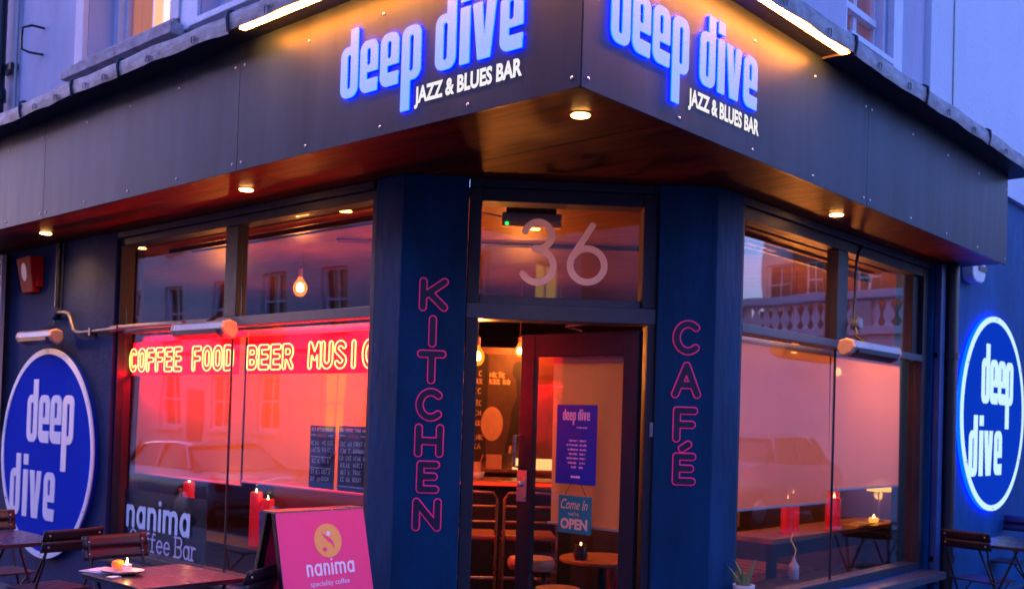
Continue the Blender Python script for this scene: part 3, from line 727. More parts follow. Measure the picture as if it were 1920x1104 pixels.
# ================================================================== SIGNS
def logo_sign(frame, u0, base, label, tx, tw):
    t = thing('shop_sign', label, 'sign', frame @ T(u0, base, 0))
    s = (0.2555, 0.2555)
    for ch, x in LOGO_X:
        me = fill_mesh(logo_loops(ch, .004, s), .0055)
        l = put('letter', me, 'letter_glow', t, x*s[0], 0, .004)
        put('letter_face', fill_mesh(logo_loops(ch, 0, s), .003), 'letter_face', l, 0, 0, .0057)
    tl = text_mesh('JAZZ & BLUES BAR', tw, .104, .004, bold=.04)
    put('tagline', tl, 'tagline_glow', t, tx, -.143, .0005)
    return t
logo_sign(FA, -1.537, 3.168, 'lit blue deep dive lettering with JAZZ & BLUES BAR on the left facing fascia', .548, .672)
logo_sign(FB, 0.178, 3.182, 'lit blue deep dive lettering with JAZZ & BLUES BAR on the right facing fascia', .605, .657)

def disc_sign(frame, u, v, n, lit, label):
    t = thing('disc_sign', label, 'sign', frame @ T(u, v, n))
    Rr = .874
    face, ring, ink = ('disc_face', 'disc_ring', 'disc_ring') if lit else ('sign_blue', 'sign_white', 'sign_white')
    if lit:
        MB().lathe([(Rr+.004, 0.004), (Rr+.004, .034)], 96).make('glow_rim', 'disc_glow', t, smooth=True)
    else:
        MB().lathe([(Rr-.01, 0.0), (Rr-.01, .034)], 96).make('backing', 'sign_blue', t, smooth=True)
    MB().lathe([(Rr-.05, .0345), (Rr-.05, .040)], 96).make('disc', face, t)
    a = [(Rr*math.cos(2*math.pi*i/110), Rr*math.sin(2*math.pi*i/110)) for i in range(110)]
    c = [((Rr-.048)*math.cos(2*math.pi*i/110), (Rr-.048)*math.sin(2*math.pi*i/110)) for i in range(110)]
    put('ring', fill_mesh([a, c], .012), ring, t, 0, 0, .0345)
    for k in range(6):
        a_ = R(30+60*k); MB().lathe([(.010, .0465), (.010, .049), (.004, .052)], 10, T((Rr-.024)*math.cos(a_), (Rr-.024)*math.sin(a_), 0)).make('fixing', 'rivet', t)
    s = (.40, .40)
    xs = [('d', 0), ('e', .575), ('e', 1.13), ('p', 1.685)]
    for ch, x in xs: put('letter', fill_mesh(logo_loops(ch, 0, s), .006), ink, t, -.365+x*s[0], .085, .0405)
    xs = [('d', 0), ('i', .60), ('v', .90), ('e', 1.53)]
    for ch, x in xs: put('letter', fill_mesh(logo_loops(ch, 0, s), .006), ink, t, -.66+x*s[0]*1.10, -.555, .0405)
    return t
disc_sign(FA, -6.08, 1.19, WA+.002, False, 'unlit round blue deep dive sign with white rim, left of the long window')
disc_sign(FB, 6.615, 1.777, WB+.002, True, 'glowing round blue deep dive sign on the bright blue wall at right')

def vertical_word(word, frame, centers, w, hgt, tops, label, cw):
    t = thing('word_sign', label, 'sign', frame)
    for ch, top, hh in zip(word, tops, hgt):
        accent = ch == 'É'; c = 'E' if accent else ch
        ww = {'I': 0.02, 'E': w*.72, 'F': w*.78}.get(c, w)
        r_out, r_in = .0235, .0165
        cx = centers+cw*(top-tops[0])
        L = sc(G(c, 1.0 if c not in 'IEF' else 1.0), ww, hh-2*r_out, cx-ww/2, top-hh+r_out)
        if accent: L.append([(cx-.015, top+.022), (cx+.02, top+.045)])
        p = place('letter', setmat(fill_mesh(stroke_loops(L, r_out, .0032), .004), 'vinyl_pink'), t, T(0, 0, .001))
        place('letter_core', setmat(fill_mesh(stroke_loops(L, r_in, .0032), .003), 'vinyl_dark'), p, T(0, 0, .0041))
    return t
vertical_word('KITCHEN', FD, -.716, .118, [.190, .182, .192, .188, .188, .184, .186], [2.372, 2.162, 1.968, 1.756, 1.556, 1.352, 1.144], 'KITCHEN in dark letters with pink outlines down the left pillar', .0)
vertical_word('CAFÉ', FD, .722, .125, [.200, .208, .204, .186], [2.186, 1.950, 1.697, 1.438], 'CAFÉ in dark letters with pink outlines down the right pillar', .0)

# 36 on the glass over the door
t = thing('house_number', 'large white number 36 on the glass above the door', 'number', FD @ T(0, 0, -.124))
w3 = [arc(-.132, 2.655, .078, .076, 165, 22, 12)+arc(-.132, 2.655, .078, .076, 22, -90, 10)+[(-.150, 2.579)], arc(-.134, 2.478, .094, .094, 92, -150, 22)]
place('digit', setmat(fill_mesh(stroke_loops(w3, .0195, .003), .002), 'number_vinyl'), t)
w6 = [arc(.155, 2.492, .099, .097, 0, 360, 30), [(.072, 2.545), (.180, 2.722)]]
place('digit', setmat(fill_mesh(stroke_loops(w6, .0195, .003), .002), 'number_vinyl'), t)

# neon words behind the long window
neon = thing('neon_sign', 'yellow and red neon words COFFEE FOOD BEER MUSIC behind the long window', 'neon sign', FA @ T(0, 0, -.738))
def neon_word(word, u0, u1, z0, h):
    n = len(word); adv = (u1-u0)/n
    for k, ch in enumerate(word):
        w_ = adv*.60 if ch not in 'IM' else (adv*.0+.001 if ch == 'I' else adv*.72)
        hh = h-.036
        L = sc(G(ch, w_/hh if ch not in 'I' else .001), hh, hh, u0+k*adv+adv*.17+(adv*.25 if ch == 'I' else 0), z0+.018)
        for lp in stroke_loops(L, .0165, .0032):
            if len(lp) < 4: continue
            dd = MB().tube([(x, y, 0) for x, y in lp], .0046, 6, closed=True).make('neon_letter', 'neon_yellow', neon, smooth=True)
            MB().tube([(x, y, -.012) for x, y in lp], .0065, 6, closed=True).make('red_glow_tube', 'neon_red', dd, smooth=True)
neon_word('COFFEE', -5.030, -4.240, 1.868, .182)
neon_word('FOOD', -4.115, -3.565, 1.868, .180)
neon_word('BEER', -3.416, -2.880, 1.870, .168)
neon_word('MUSIC', -2.740, -2.075, 1.870, .174)
MB().box(-5.034, -3.556, 1.845, 2.10, -.034, -.030).box(-3.445, -1.99, 1.845, 2.10, -.034, -.030).make('backing_panel', 'red_acrylic', neon)
MB().box(-5.02, -3.58, 1.955, 1.963, -.03, -.024).box(-3.43, -2.0, 1.955, 1.963, -.03, -.024).make('mounting_rail', 'black_metal', neon)

for u_, w_ in ((-4.30, 1.4), (-2.75, 1.35)):     # the light the sign throws: back on the blinds, and out and up to the soffit
    for z_, n_, ang, e_ in ((1.84, -.05, -62, 60), (2.10, -.05, 0, 18), (1.845, .004, 140, 26)):
        l = bpy.data.lights.new('sign_light', 'AREA'); l.shape = 'RECTANGLE'; l.size = w_; l.size_y = .02; l.energy = e_*LX; l.color = (1, 0.0, 0.012)
        lo = bpy.data.objects.new('sign_light', l); COL.objects.link(lo); lo.parent = neon
        lo.matrix_local = T(u_, z_, n_) @ Matrix.Rotation(R(ang), 4, 'X')
# roller blinds
def blind(label, frame, u0, u1, z0, z1, n, mat='blind_fabric', tilt=0.0, seed=0):
    t = thing('roller_blind', label, 'blind', frame @ T(u0, z0, n)); W = u1-u0; Hh = z1-z0
    o = MB().sheet(lambda a, c: (W*a, .012+(Hh-.012)*c, .012*math.sin(a*5+seed)*(1-c)+.007*math.sin(a*13+seed*2)*(1-c)), 24, 10).make('fabric', mat, t, smooth=True)
    MB().box(-.01, W+.01, 0, .016, -.008, .008).make('bottom_bar', 'off_white', t, bev=.003)
    MB().tube([(0, Hh+.02, -.03), (W, Hh+.02, -.03)], .026, 12).make('roller', 'off_white', t)
blind('left roller blind of the long window, glowing red under the neon', FA, -5.10, -3.640, 1.068, 2.12, -.87, seed=1)
blind('second roller blind of the long window, behind the two menu boards', FA, -3.610, -2.02, 1.096, 2.12, -.87, seed=2)
blind('lower hanging roller blind, next to the right pillar', FB, 2.19, 3.775, 1.062, 2.12, -.675, 'blind_pale', seed=3)
blind('shorter roller blind at the far side of the right window', FB, 3.800, 5.06, 1.146, 2.12, -.675, 'blind_pale', seed=4)
blind('orange lit roller blind inside the open door leaf', FA, -1.49, -.94, .958, 1.95, -HY-.055, 'door_blind_fabric', seed=5)

# scribble marks for handwriting nobody can read
def scribble(rnd, u0, u1, z, h, r=.0016, slope=0.0):
    """a run of small unreadable hand drawn characters, as separate strokes"""
    out = []; u = u0; word = rnd.randint(2, 5)
    while u < u1-h*.3:
        if word == 0: u += h*.55; word = rnd.randint(2, 6); continue
        w_ = h*rnd.uniform(.38, .62); k = rnd.random(); P = lambda x, y: (u+w_*x, z+h*(y-.5))
        if k < .3: out.append([P(0, 0), P(0, 1), P(.9, .75), P(.1, .5), P(.9, 0)])
        elif k < .5: out.append([P(.9, .9), P(.2, .9), P(0, .5), P(.2, .05), P(.9, .1)])
        elif k < .65: out.append([P(.1, 0), P(.45, 1), P(.9, 0)]); out.append([P(.25, .4), P(.75, .4)])
        elif k < .8: out.append([P(.45, 0), P(.45, 1)]); out.append([P(0, .95), P(.95, 1)])
        elif k < .9: out.append([P(.2, .1), P(0, .5), P(.4, .95), P(.9, .6), P(.6, .05), P(.2, .1)])
        else: out.append([P(0, .1), P(.1, .9), P(.5, .3), P(.85, .95), P(.95, .05)])
        u += w_*1.35; word -= 1
    return out
def scrib_obj(parent, lines, r, mat, n, name='writing'):
    mb = MB()
    flat_ = []
    for l in lines: flat_ += (l if isinstance(l[0][0], tuple) else [l]) if l else []
    for l in flat_:
        if len(l) > 1: mb.tube([(x, y, n) for x, y in l], r, 4, flat=.3)
    return mb.make(name, mat, parent)
def menu_board(u0, u1, z0, z1, n, seed, label):
    rnd = random.Random(seed)
    t = thing('menu_board', label, 'menu board', FA)
    MB().box(u0, u1, z0, z1, n-.008, n).make('board', 'chalkboard', t, bev=.002)
    W = u1-u0; rows = []; z = z1-.025
    small = []; big = []
    big.append(scribble(rnd, u0+.02, u1-.02, z, .020)); z -= .035
    red = [scribble(rnd, u0+.32*W, u0+.68*W, z, .018), scribble(rnd, u0+.32*W, u0+.68*W, z-.003, .018)]
    small.append(scribble(rnd, u0+.015, u0+.25*W, z, .008)); small.append(scribble(rnd, u0+.75*W, u1-.015, z, .008)); z -= .05
    while z > z0+.03:
        a = rnd.uniform(.02, .16)*W
        big.append(scribble(rnd, u0+.01+a*.6, u0+.47*W, z, .030)); big.append(scribble(rnd, u0+.53*W, u1-.01-a, z+.004, .027)); z -= .043
        if rnd.random() < .55: small.append(scribble(rnd, u0+.02, u1-.03, z, .007)); z -= .026
    scrib_obj(t, big, .0021, 'chalk', n+.0012); scrib_obj(t, small, .0014, 'chalk', n+.0012); scrib_obj(t, red, .0026, 'chalk_red', n+.0012)
    return t
menu_board(-2.735, -2.487, 1.125, 1.518, -.775, 3, 'narrow chalk menu board hanging behind the long window, the left one of two')
menu_board(-2.448, -2.165, 1.125, 1.522, -.775, 8, 'wider chalk menu board beside the left pillar, the right one of two')

# window lettering: nanima Coffee Bar
t = thing('window_lettering', 'pale blue nanima and lilac Coffee Bar lettering on a dark panel in the long window', 'sign', FA @ T(0, 0, -.6985))
MB().box(-4.965, -3.80, .505, .965, -.019, -.012).make('panel', 'decal_black', t)
u = -4.885; xh = .135
for ch, w_ in zip('nanima', (.088, .098, .092, .0, .170, .098)):
    L = sc(G(ch, w_/xh), xh, xh, u, .700)
    place('letter', setmat(fill_mesh(stroke_loops(L, .0195, .0035), .002), 'vinyl_blue'), t)
    u += w_+.066
u = -4.84
for ch, w_, hh in (('C', .10, .14), ('o', .075, .09), ('f', .055, .09), ('f', .055, .09), ('e', .075, .09), ('e', .075, .09), (' ', .02, 0), ('B', .085, .14), ('a', .07, .09), ('r', .07, .09)):
    if ch != ' ':
        L = sc(G(ch, w_/hh), hh, hh, u, .530)
        if ch == 'B': L += [[(u-.018, .530), (u+.03, .530)], [(u-.018, .530+hh), (u+.03, .530+hh)]]
        if ch == 'a': L += [[(u+w_, .530), (u+w_+.018, .530)]]
        place('letter', setmat(fill_mesh(stroke_loops(L, .0072, .0025), .002), 'vinyl_lilac'), t)
    u += w_+.030
# poster low in the long window
t = thing('poster', 'violet poster low in the long window behind the A-board', 'poster', FA @ T(0, 0, -.722))
MB().box(-3.18, -2.86, .47, .945, -.003, 0).make('sheet', 'wine_poster', t)
rnd = random.Random(4)
for z, h in ((.87, .03), (.80, .03), (.74, .02), (.69, .02), (.64, .02)):
    scrib_obj(t, [scribble(rnd, -3.06, -2.89, z, h)], .003, 'poster_ink', .0012)
scrib_obj(t, [[(-3.15, .50), (-3.13, .56), (-3.12, .50)], [(-3.09, .52), (-3.06, .60), (-3.03, .52)], [(-3.0, .5), (-2.97, .57), (-2.93, .5)]], .008, 'logo_orange', .0012, 'drawing')

# poster and open sign on the door glass
t = thing('poster', 'blue deep dive opening hours poster on the glass of the open door', 'poster', FA @ T(0, 0, -HY-.015))
MB().box(-1.417, -1.110, 1.217, 1.693, .0, .002).make('sheet', 'poster_blue', t)
for ch, x in LOGO_X: put('letter', fill_mesh(logo_loops(ch, 0, (.043, .050)), .001), 'poster_ink', t, -1.37+x*.043, 1.60, .0022)
rnd = random.Random(6)
scrib_obj(t, [scribble(rnd, -1.26, -1.18, 1.557, .008)], .0018, 'poster_ink', .0026)
scrib_obj(t, [scribble(rnd, -1.305, -1.225, 1.515, .009)], .002, 'vinyl_dark', .0026)
ls = []
for k, (a, b) in enumerate(((.05, .07), (.07, .08), (.06, .07), (.05, .06), (.065, .07), (.055, .06), (.03, .04))):
    z = 1.478-.0265*k; ls += [scribble(rnd, -1.265-a, -1.265+.015, z, .010), scribble(rnd, -1.235, -1.235+b*.7, z, .010)]
scrib_obj(t, ls, .0022, 'poster_ink', .0026)
scrib_obj(t, [scribble(rnd, -1.295, -1.225, 1.262, .012), scribble(rnd, -1.295, -1.225, 1.262, .012)], .0028, 'pure_white', .0026)
t = thing('open_sign', 'small teal hanging sign reading Come In OPEN on the door glass', 'sign', FA @ T(0, 0, -HY-.012))
MB().box(-1.380, -1.130, .925, 1.150, .0, .006).make('board', 'open_teal', t, bev=.002)
MB().tube([(-1.335, 1.15, .002), (-1.295, 1.218, .002)], .0022, 5).tube([(-1.175, 1.15, .002), (-1.215, 1.218, .002)], .0022, 5).make('cord', 'black_metal', t)
put('writing', text_mesh('Come In', .205, .060, .001, .004, shear=.35), 'open_cream', t, -1.360, 1.068, .0065)
put('writing', text_mesh("we're", .085, .026, .001, .004), 'open_cream', t, -1.305, 1.030, .0065)
put('writing', text_mesh('OPEN', .205, .066, .001, .045), 'open_cream', t, -1.360, .948, .0065)

# left neighbour's upright sign
t = thing('upright_sign', 'pale pink upright sign board with dark lettering at the left edge', 'sign', FA @ T(0, 0, WA+.05))
MB().box(-7.42, -7.0, 1.35, 2.955-.03, 0, .04).make('board', 'off_white', t, bev=.004)
me = text_mesh('humaniana', 1.42, .21, .002, .03)
place('lettering', setmat(me, 'vinyl_dark'), t, T(-7.03, 1.42, .041) @ Matrix.Rotation(R(90), 4, 'Z'))

# fire alarm sounder
t = thing('alarm_box', 'red wedge shaped alarm box with a white badge high on the left wall', 'alarm', FA @ T(0, 0, WA))
MB().hull8([(-6.74, 2.865, .002), (-6.39, 2.865, .002), (-6.39, 2.865, .105), (-6.71, 2.865, .090), (-6.66, 2.555, .002), (-6.39, 2.555, .002), (-6.39, 2.555, .060), (-6.64, 2.555, .052)][::1]).make('box', 'red_box', t, bev=.012)
MB().lathe([(.001, 0), (.058, .0005), (.058, .003)], 24, T(-6.545, 2.735, .080) @ Matrix.Rotation(R(8), 4, 'X') @ Matrix.Rotation(R(-2.5), 4, 'Y') @ Matrix.Diagonal((1, 1.35, 1, 1))).make('badge', 'pure_white', t)
MB().box(-6.388, -6.34, 2.60, 2.86, .002, .05).make('backplate', 'red_box', t, bev=.004)

# heaters
def heater(frame, u, z, n, L, label, yaw_=0):
    t = thing('patio_heater', label, 'heater', frame @ T(u, z, n) @ Matrix.Rotation(R(yaw_), 4, 'Y'))
    prof = [(a*.8, b*.8) for a, b in [(-.055, -.075), (-.075, -.02), (-.06, .045), (.0, .062), (.055, .045), (.072, -.01), (.045, -.055), (-.02, -.085)]]
    def ring(x, s=1.0): return [(x, b*s, a*s) for a, b in prof]
    MB().loft([ring(-L/2+.03), ring(L/2-.03)]).make('housing', 'heater_grey', t, bev=.006)
    for sgn in (-1, 1):
        a, b_, c = L/2-.0295, L/2-.012, L/2
        MB().loft([ring(sgn*a, 1.06), ring(sgn*b_, 1.08), ring(sgn*c, .93)]).make('end_cap', 'heater_cap', t, bev=.006)
    MB().hull8([(x, a*.8, b*.8) for x, a, b in [(-L/2+.07, -.050, .076), (L/2-.07, -.050, .076), (L/2-.07, -.083, .012), (-L/2+.07, -.083, .012), (-L/2+.07, -.016, .08), (L/2-.07, -.016, .08), (L/2-.07, -.088, .0), (-L/2+.07, -.088, .0)]]).make('grille', 'heater_mesh', t)
    MB().tube([(0, .05, -.03), (0, .075, -.075), (0, .10, -.11)], .012, 8).make('bracket', 'black_metal', t)
    return t
heater(FA, -6.03, 2.155, WA+.15, .66, 'grey patio heater mounted above the unlit round sign')
heater(FA, -3.60, 2.135, WA+.10, .66, 'grey patio heater on the rail across the middle of the long window')
heater(FB, 3.60, 2.14, WB+.16, .80, 'grey patio heater below the mullion of the right window')
# conduits
t = thing('conduit', 'bent bronze conduit running from the left wall to the window rail', 'pipe', FA @ T(0, 0, WA))
MB().tube([(-5.99, 2.36, .035), (-5.84, 2.36, .035), (-5.76, 2.345, .035), (-5.72, 2.30, .035), (-5.66, 2.21, .035), (-5.60, 2.185, .035), (-5.52, 2.18, .035), (-5.0, 2.19, .035), (-4.85, 2.195, .03)], .014, 10).make('pipe', 'bronze_pipe', t, smooth=True)
MB().tube([(-5.02, 2.190, .035), (-4.90, 2.195, .035)], .024, 10).make('coupling', 'bronze_pipe', t)
MB().tube([(-4.90, 2.20, .030), (-4.0, 2.20, .012)], .019, 10).make('pipe', 'bronze_pipe', t)
MB().box(-5.36, -5.33, 2.15, 2.21, .0, .055).make('clip', 'bronze_pipe', t)
t = thing('conduit', 'black conduit dropping down the left wall to the heater above the sign', 'pipe', FA @ T(0, 0, WA))
MB().tube([(-5.99, ZS-.003, .03), (-5.99, 2.40, .03)], .020, 10).make('pipe', 'black_pipe', t, smooth=True)
MB().tube([(-5.93, ZS-.003, .02), (-5.93, 2.40, .02)], .008, 8).make('pipe', 'black_pipe', t, smooth=True)
MB().lathe([(.055, 0), (.055, .05), (.045, .06)], 16, T(-6.01, 2.36, 0)).make('junction_box', 'slate_wall', t)
MB().tube([(-6.01, 2.32, .03), (-6.0, 2.25, .05), (-6.02, 2.20, .10)], .010, 8).make('flex', 'black_pipe', t)
t = thing('conduit', 'black cable with round box dropping down the mullion of the right window', 'cable', FB @ T(0, 0, WB))
MB().tube([(3.86, ZS-.04, -.02), (3.80, ZS-.10, -.03), (3.745, ZS-.17, -.02), (3.735, 2.60, -.02), (3.73, 2.36, -.02), (3.70, 2.25, .02), (3.62, 2.21, .06)], .011, 8).make('cable', 'black_pipe', t, smooth=True)
MB().lathe([(.045, 0), (.045, .05), (.036, .062)], 16, T(3.735, 2.34, -.035)).make('junction_box', 'heater_grey', t)
# white box on the blue wall
t = thing('security_light', 'white plastic security box just under the end of the fascia', 'security light', FB @ T(0, 0, WB))
MB().prism([(5.80, 3.06), (5.80, 2.945), (5.83, 2.905), (5.90, 2.885), (6.03, 2.885), (6.09, 2.91), (6.12, 2.95), (6.12, 3.06)], .002, .10).make('housing', 'white_plastic', t, bev=.012)
MB().box(5.93, 6.13, 2.985, 3.03, .04, .108).make('lens', 'black_metal', t)

# downlights in the soffit
for (x, y), lb in (((-.25, .315), 'recessed warm downlight in the soffit at the sharp corner over the door'), ((-2.85, .318), 'recessed warm downlight in the soffit above the long window'),
                   ((-5.61, .30), 'recessed warm downlight in the soffit at the far left above the alarm box'), ((-.26, 2.93), 'recessed warm downlight in the soffit above the right window')):
    t = thing('downlight', lb, 'ceiling light', T(x, y, ZS))
    MB().lathe([(.050, -.0005), (.050, -.004), (.040, -.006)], 24).make('rim', 'lamp_housing', t)
    MB().lathe([(.042, -.0062), (.040, -.0105), (.02, -.0125)], 24).make('lens', 'downlight', t)
    l = bpy.data.lights.new('downlight_beam', 'SPOT'); l.energy = 48*LX; l.color = (1.0, .42, .12); l.spot_size = R(152); l.spot_blend = 1.0; l.shadow_soft_size = .03
    lo = bpy.data.objects.new('downlight_beam', l); COL.objects.link(lo); lo.parent = t; lo.location = (0, 0, -.03)

# ================================================================== INTERIOR
def pendant(x, y, z, top, label, e=16, r=.045):
    t = thing('pendant_bulb', label, 'light', T(x, y, z))
    MB().lathe([(.004, -r*1.25), (r*.55, -r*1.12), (r*.92, -r*.55), (r, 0), (r*.85, r*.6), (r*.45, r*1.15), (.017, r*1.5)], 20).make('globe', 'bulb_globe', t, smooth=True)
    MB().lathe([(.004, -r*.62), (r*.44, -r*.45), (r*.52, 0), (r*.40, r*.5), (.006, r*.72)], 14).make('filament', 'filament', t, smooth=True)
    MB().lathe([(.018, r*1.5), (.020, r*2.6), (.008, r*2.9)], 14).make('bulb_holder', 'copper_tube', t)
    MB().tube([(0, 0, r*2.8), (0, 0, top-z)], .003, 6).make('flex', 'copper_tube', t)
    l = bpy.data.lights.new('bulb_light', 'POINT'); l.energy = e*LX*6.5; l.color = (1.0, .27, .045); l.shadow_soft_size = r*.9
    lo = bpy.data.objects.new('bulb_light', l); COL.objects.link(lo); lo.parent = t
    return t
pendant(-4.03, 1.60, 2.565, 2.87, 'round glowing filament bulb hanging behind the upper pane of the long window', 5, .055)
pd = (FD @ Vector((-.444, 2.01, -1.2)))
pendant(pd.x, pd.y, 2.01, 2.87, 'glowing filament bulb hanging just inside the doorway', 20, .050)
pendant(-1.30, 4.47, 2.225, 2.87, 'glowing bulb behind the lower blind near the transom of the right window', 17, .05)
pendant(-1.32, 5.33, 2.09, 2.87, 'glowing bulb behind the shorter blind of the right window', 17, .05)
pendant(-3.5, 3.6, 2.2, 2.87, 'added bulb lighting the blinds from the middle of the room', 16, .045)  # this bulb and the next are added to light the blinds
pendant(-6.4, 2.4, 2.2, 2.87, 'added bulb lighting the blinds from the left end of the room', 15, .045)
pendant(-3.0, 1.9, 2.0, 2.87, 'glowing filament bulb hanging between the long window and the open door', 16, .045)
# air curtain / detector seen through the transom glass
t = thing('detector_unit', 'grey unit with a green light fixed under the ceiling inside the door', 'device', FD @ T(0, 0, -.34))
MB().box(-.335, .02, 2.775, 2.825, -.08, 0).make('housing', 'heater_grey', t, bev=.006)
MB().box(-.335, .02, 2.742, 2.774, -.06, .005).make('front', 'heater_cap', t, bev=.004)
MB().box(-.31, -.01, 2.826, 2.878, -.07, -.02).make('mount', 'black_metal', t)
MB().lathe([(.011, 0), (.009, .004)], 12, T(-.306, 2.757, .005)).make('indicator', 'green_led', t)
MB().tube([(-.34, 2.80, -.02), (-.42, 2.82, -.05), (-.60, 2.84, -.2)], .006, 6).make('cable', 'off_white', t)
t = thing('track_rail', 'black conduit pair along the ceiling behind the transom glass', 'rail', I4)
MB().tube([(-3.4, 1.45, 2.86), (-.95, 3.6, 2.86)], .011, 6).tube([(-3.45, 1.50, 2.86), (-1.0, 3.65, 2.86)], .011, 6).make('rail', 'black_metal', t)
t = thing('track_rail', 'black curtain track along the head of the long window', 'rail', I4)
MB().box(-5.0, -2.08, 1.02, 1.06, 2.835, 2.87).box(-4.9, -2.2, 1.16, 1.18, 2.85, 2.87).make('rail', 'black_metal', t, bev=.004)
t = thing('track_rail', 'black curtain track along the head of the right window', 'rail', I4)
MB().box(-.94, -.90, 2.22, 5.0, 2.80, 2.86).make('rail', 'black_metal', t, bev=.008)
MB().box(-.94+.001, -.86, 2.30, 3.3, 2.815, 2.83).make('rail', 'copper_tube', t, bev=.004)

# mural with menu on the low partition
t = thing('wall_mural', 'brown poster of a dancing figure with chalk writing behind the bar', 'mural', FM @ T(0, 0, .001))
MB().box(-.75, -.31, 1.20, 2.18, 0, .008).make('menu_panel', 'mural_dark', t)
MB().box(-.305, .30, 1.20, 2.18, 0, .008).make('poster_sheet', 'mural_mid', t)
rnd = random.Random(11); ls = []
for z in (2.00, 1.93, 1.84, 1.73, 1.64, 1.55, 1.42, 1.34): ls.append(scribble(rnd, -.60+rnd.random()*.08, -.34, z, .05))
scrib_obj(t, ls, .0055, 'mural_light', .010)
me = fill_mesh([[(.0+.10*math.cos(a), 1.545+.155*math.sin(a)) for a in [2*math.pi*i/30 for i in range(30)]]], .002)
place('drawing', setmat(me, 'mural_light'), t, T(-.255, 0, .0082))
fig = [[(-.04, 2.03), (-.04, 2.035)]]
place('drawing', setmat(fill_mesh(stroke_loops([[(-.02, 2.02), (-.015, 2.06)]], .062, .006), .002), 'mural_dark'), t, T(0, 0, .0083))
place('drawing', setmat(fill_mesh(stroke_loops([[(.0, 1.96), (.02, 1.80), (-.03, 1.66), (-.05, 1.45), (-.08, 1.32)], [(.02, 1.90), (.09, 1.82)]], .05, .008), .002), 'mural_dark'), t, T(0, 0, .0104))
place('drawing', setmat(fill_mesh(stroke_loops([[(.04, 1.84), (.055, 1.78), (.02, 1.62)], [(.085, 1.80), (.07, 1.70)], [(-.08, 1.34), (-.085, 1.29)]], .013, .005), .002), 'mural_light'), t, T(0, 0, .0126))
place('drawing', setmat(fill_mesh(stroke_loops([[(.22, 1.95), (.20, 1.40)], [(.13, 1.55), (.22, 1.30)]], .06, .008), .002), 'mural_dark'), t, T(0, 0, .0085))
for z in (1.99, 1.93): scrib_obj(t, [scribble(rnd, -.285, -.10, z, .05)], .008, 'mural_light', .013)
# bar counter
t = thing('bar_counter', 'dark wooden bar counter with a red lit edge inside the doorway', 'bar counter', FD @ T(0, 0, -2.45))
MB().box(-1.3, .42, 1.055, 1.10, -.50, .0).make('counter_top', 'bar_wood', t, bev=.006)
MB().box(-1.3, .42, 1.062, 1.088, .001, .008).make('light_edge', 'bar_led', t)
MB().box(-1.25, .38, .01, 1.054, -.45, -.10).make('front', 'dark_wood', t)
for k in range(3):
    zz = (1.75, 1.45, 1.22)[k]
t = thing('back_shelf', 'shelf with bottles and cards on the partition behind the bar', 'shelf', FM @ T(0, 0, .012))
MB().box(-.8, .5, 1.12, 1.145, 0, .22).make('shelf_board', 'bar_wood', t)
MB().box(-.30, -.16, 1.146, 1.27, .10, .13).make('card', 'mural_light', t)
MB().box(-.06, .30, 1.146, 1.24, .05, .09).make('box', 'curtain_cream', t)
def cup(m, label):
    t = thing('bar_cup', label, 'cup', m)
    MB().lathe([(.02, 0), (.055, .03), (.062, .06), (.055, .06), (.02, .015)], 20).make('bowl', 'cream_ceramic', t, smooth=True)
    MB().lathe([(.03, .05), (.03, .14), (.025, .14)], 16).make('jar', 'mural_light', t)
    MB().tube([(.02, 0, .12), (.05, .01, .20)], .006, 6).make('spoon', 'copper_tube', t)
q = FD @ Vector((-.395, 1.101, -2.55)); cup(T(*q), 'pale bowl with a jar and spoon on the bar counter')
# bar chairs with tube backs
def tube_chair(m, label, group):
    t = thing('bar_chair', label, 'bar stool', m, group)
    w = .19
    MB().tube([(-w, .03, .0), (-w, 0, .72), (-w, -.02, 1.02), (-w*.85, -.022, 1.065), (0, -.024, 1.072), (w*.85, -.022, 1.065), (w, -.02, 1.02), (w, 0, .72), (w, .03, .0)], .0105, 8).make('back_frame', 'copper_tube', t, smooth=True)
    for z in (.97, .86): MB().tube([(-w, -.012, z), (w, -.012, z)], .008, 8).make('back_rail', 'copper_tube', t)
    MB().tube([(-w, .015, .46), (w, .015, .46)], .008, 8).tube([(-w, .34, .40), (w, .34, .40)], .008, 8).make('stretcher', 'copper_tube', t)
    for s in (-1, 1): MB().tube([(s*w, .02, .72), (s*w, .36, .70), (s*(w+.02), .40, .0)], .0105, 8).make('leg', 'copper_tube', t, smooth=True)
    MB().box(-w, w, .0, .38, .72, .765).make('seat', 'leather', t, bev=.015)
    return t
tcm = FD @ T(-.455, 0, -1.62) @ Matrix(((1, 0, 0, 0), (0, 0, 1, 0), (0, -1, 0, 0), (0, 0, 0, 1)))
tube_chair(tcm, 'bar chair with copper tube back at the left of the doorway', 'bar chairs')
tube_chair(FD @ T(-.02, 0, -1.62) @ Matrix(((1, 0, 0, 0), (0, 0, 1, 0), (0, -1, 0, 0), (0, 0, 0, 1))), 'bar chair with copper tube back half hidden by the door leaf', 'bar chairs')
def stool(x, y, h, r, label, mat='tan_leather'):
    t = thing('round_stool', label, 'stool', T(x, y, 0), 'round stools inside the door')
    MB().lathe([(r*.9, h-.075), (r, h-.055), (r, h-.02), (r*.93, h), (.01, h+.004)], 28).make('seat', mat, t, smooth=True)
    for k in range(4):
        a = math.pi/4+k*math.pi/2
        MB().tube([(r*.55*math.cos(a), r*.55*math.sin(a), h-.08), (r*.95*math.cos(a), r*.95*math.sin(a), 0.01)], .014, 8).make('leg', 'dark_wood', t)
    return t
def dp(u, n): q = FD @ Vector((u, 0, n)); return q.x, q.y
stool(*dp(-.05, -1.02), .69, .155, 'round leather stool with its seat behind the lock stile of the open door')
stool(*dp(.09, -.62), .56, .15, 'low round stool nearest the doorway at the bottom edge')
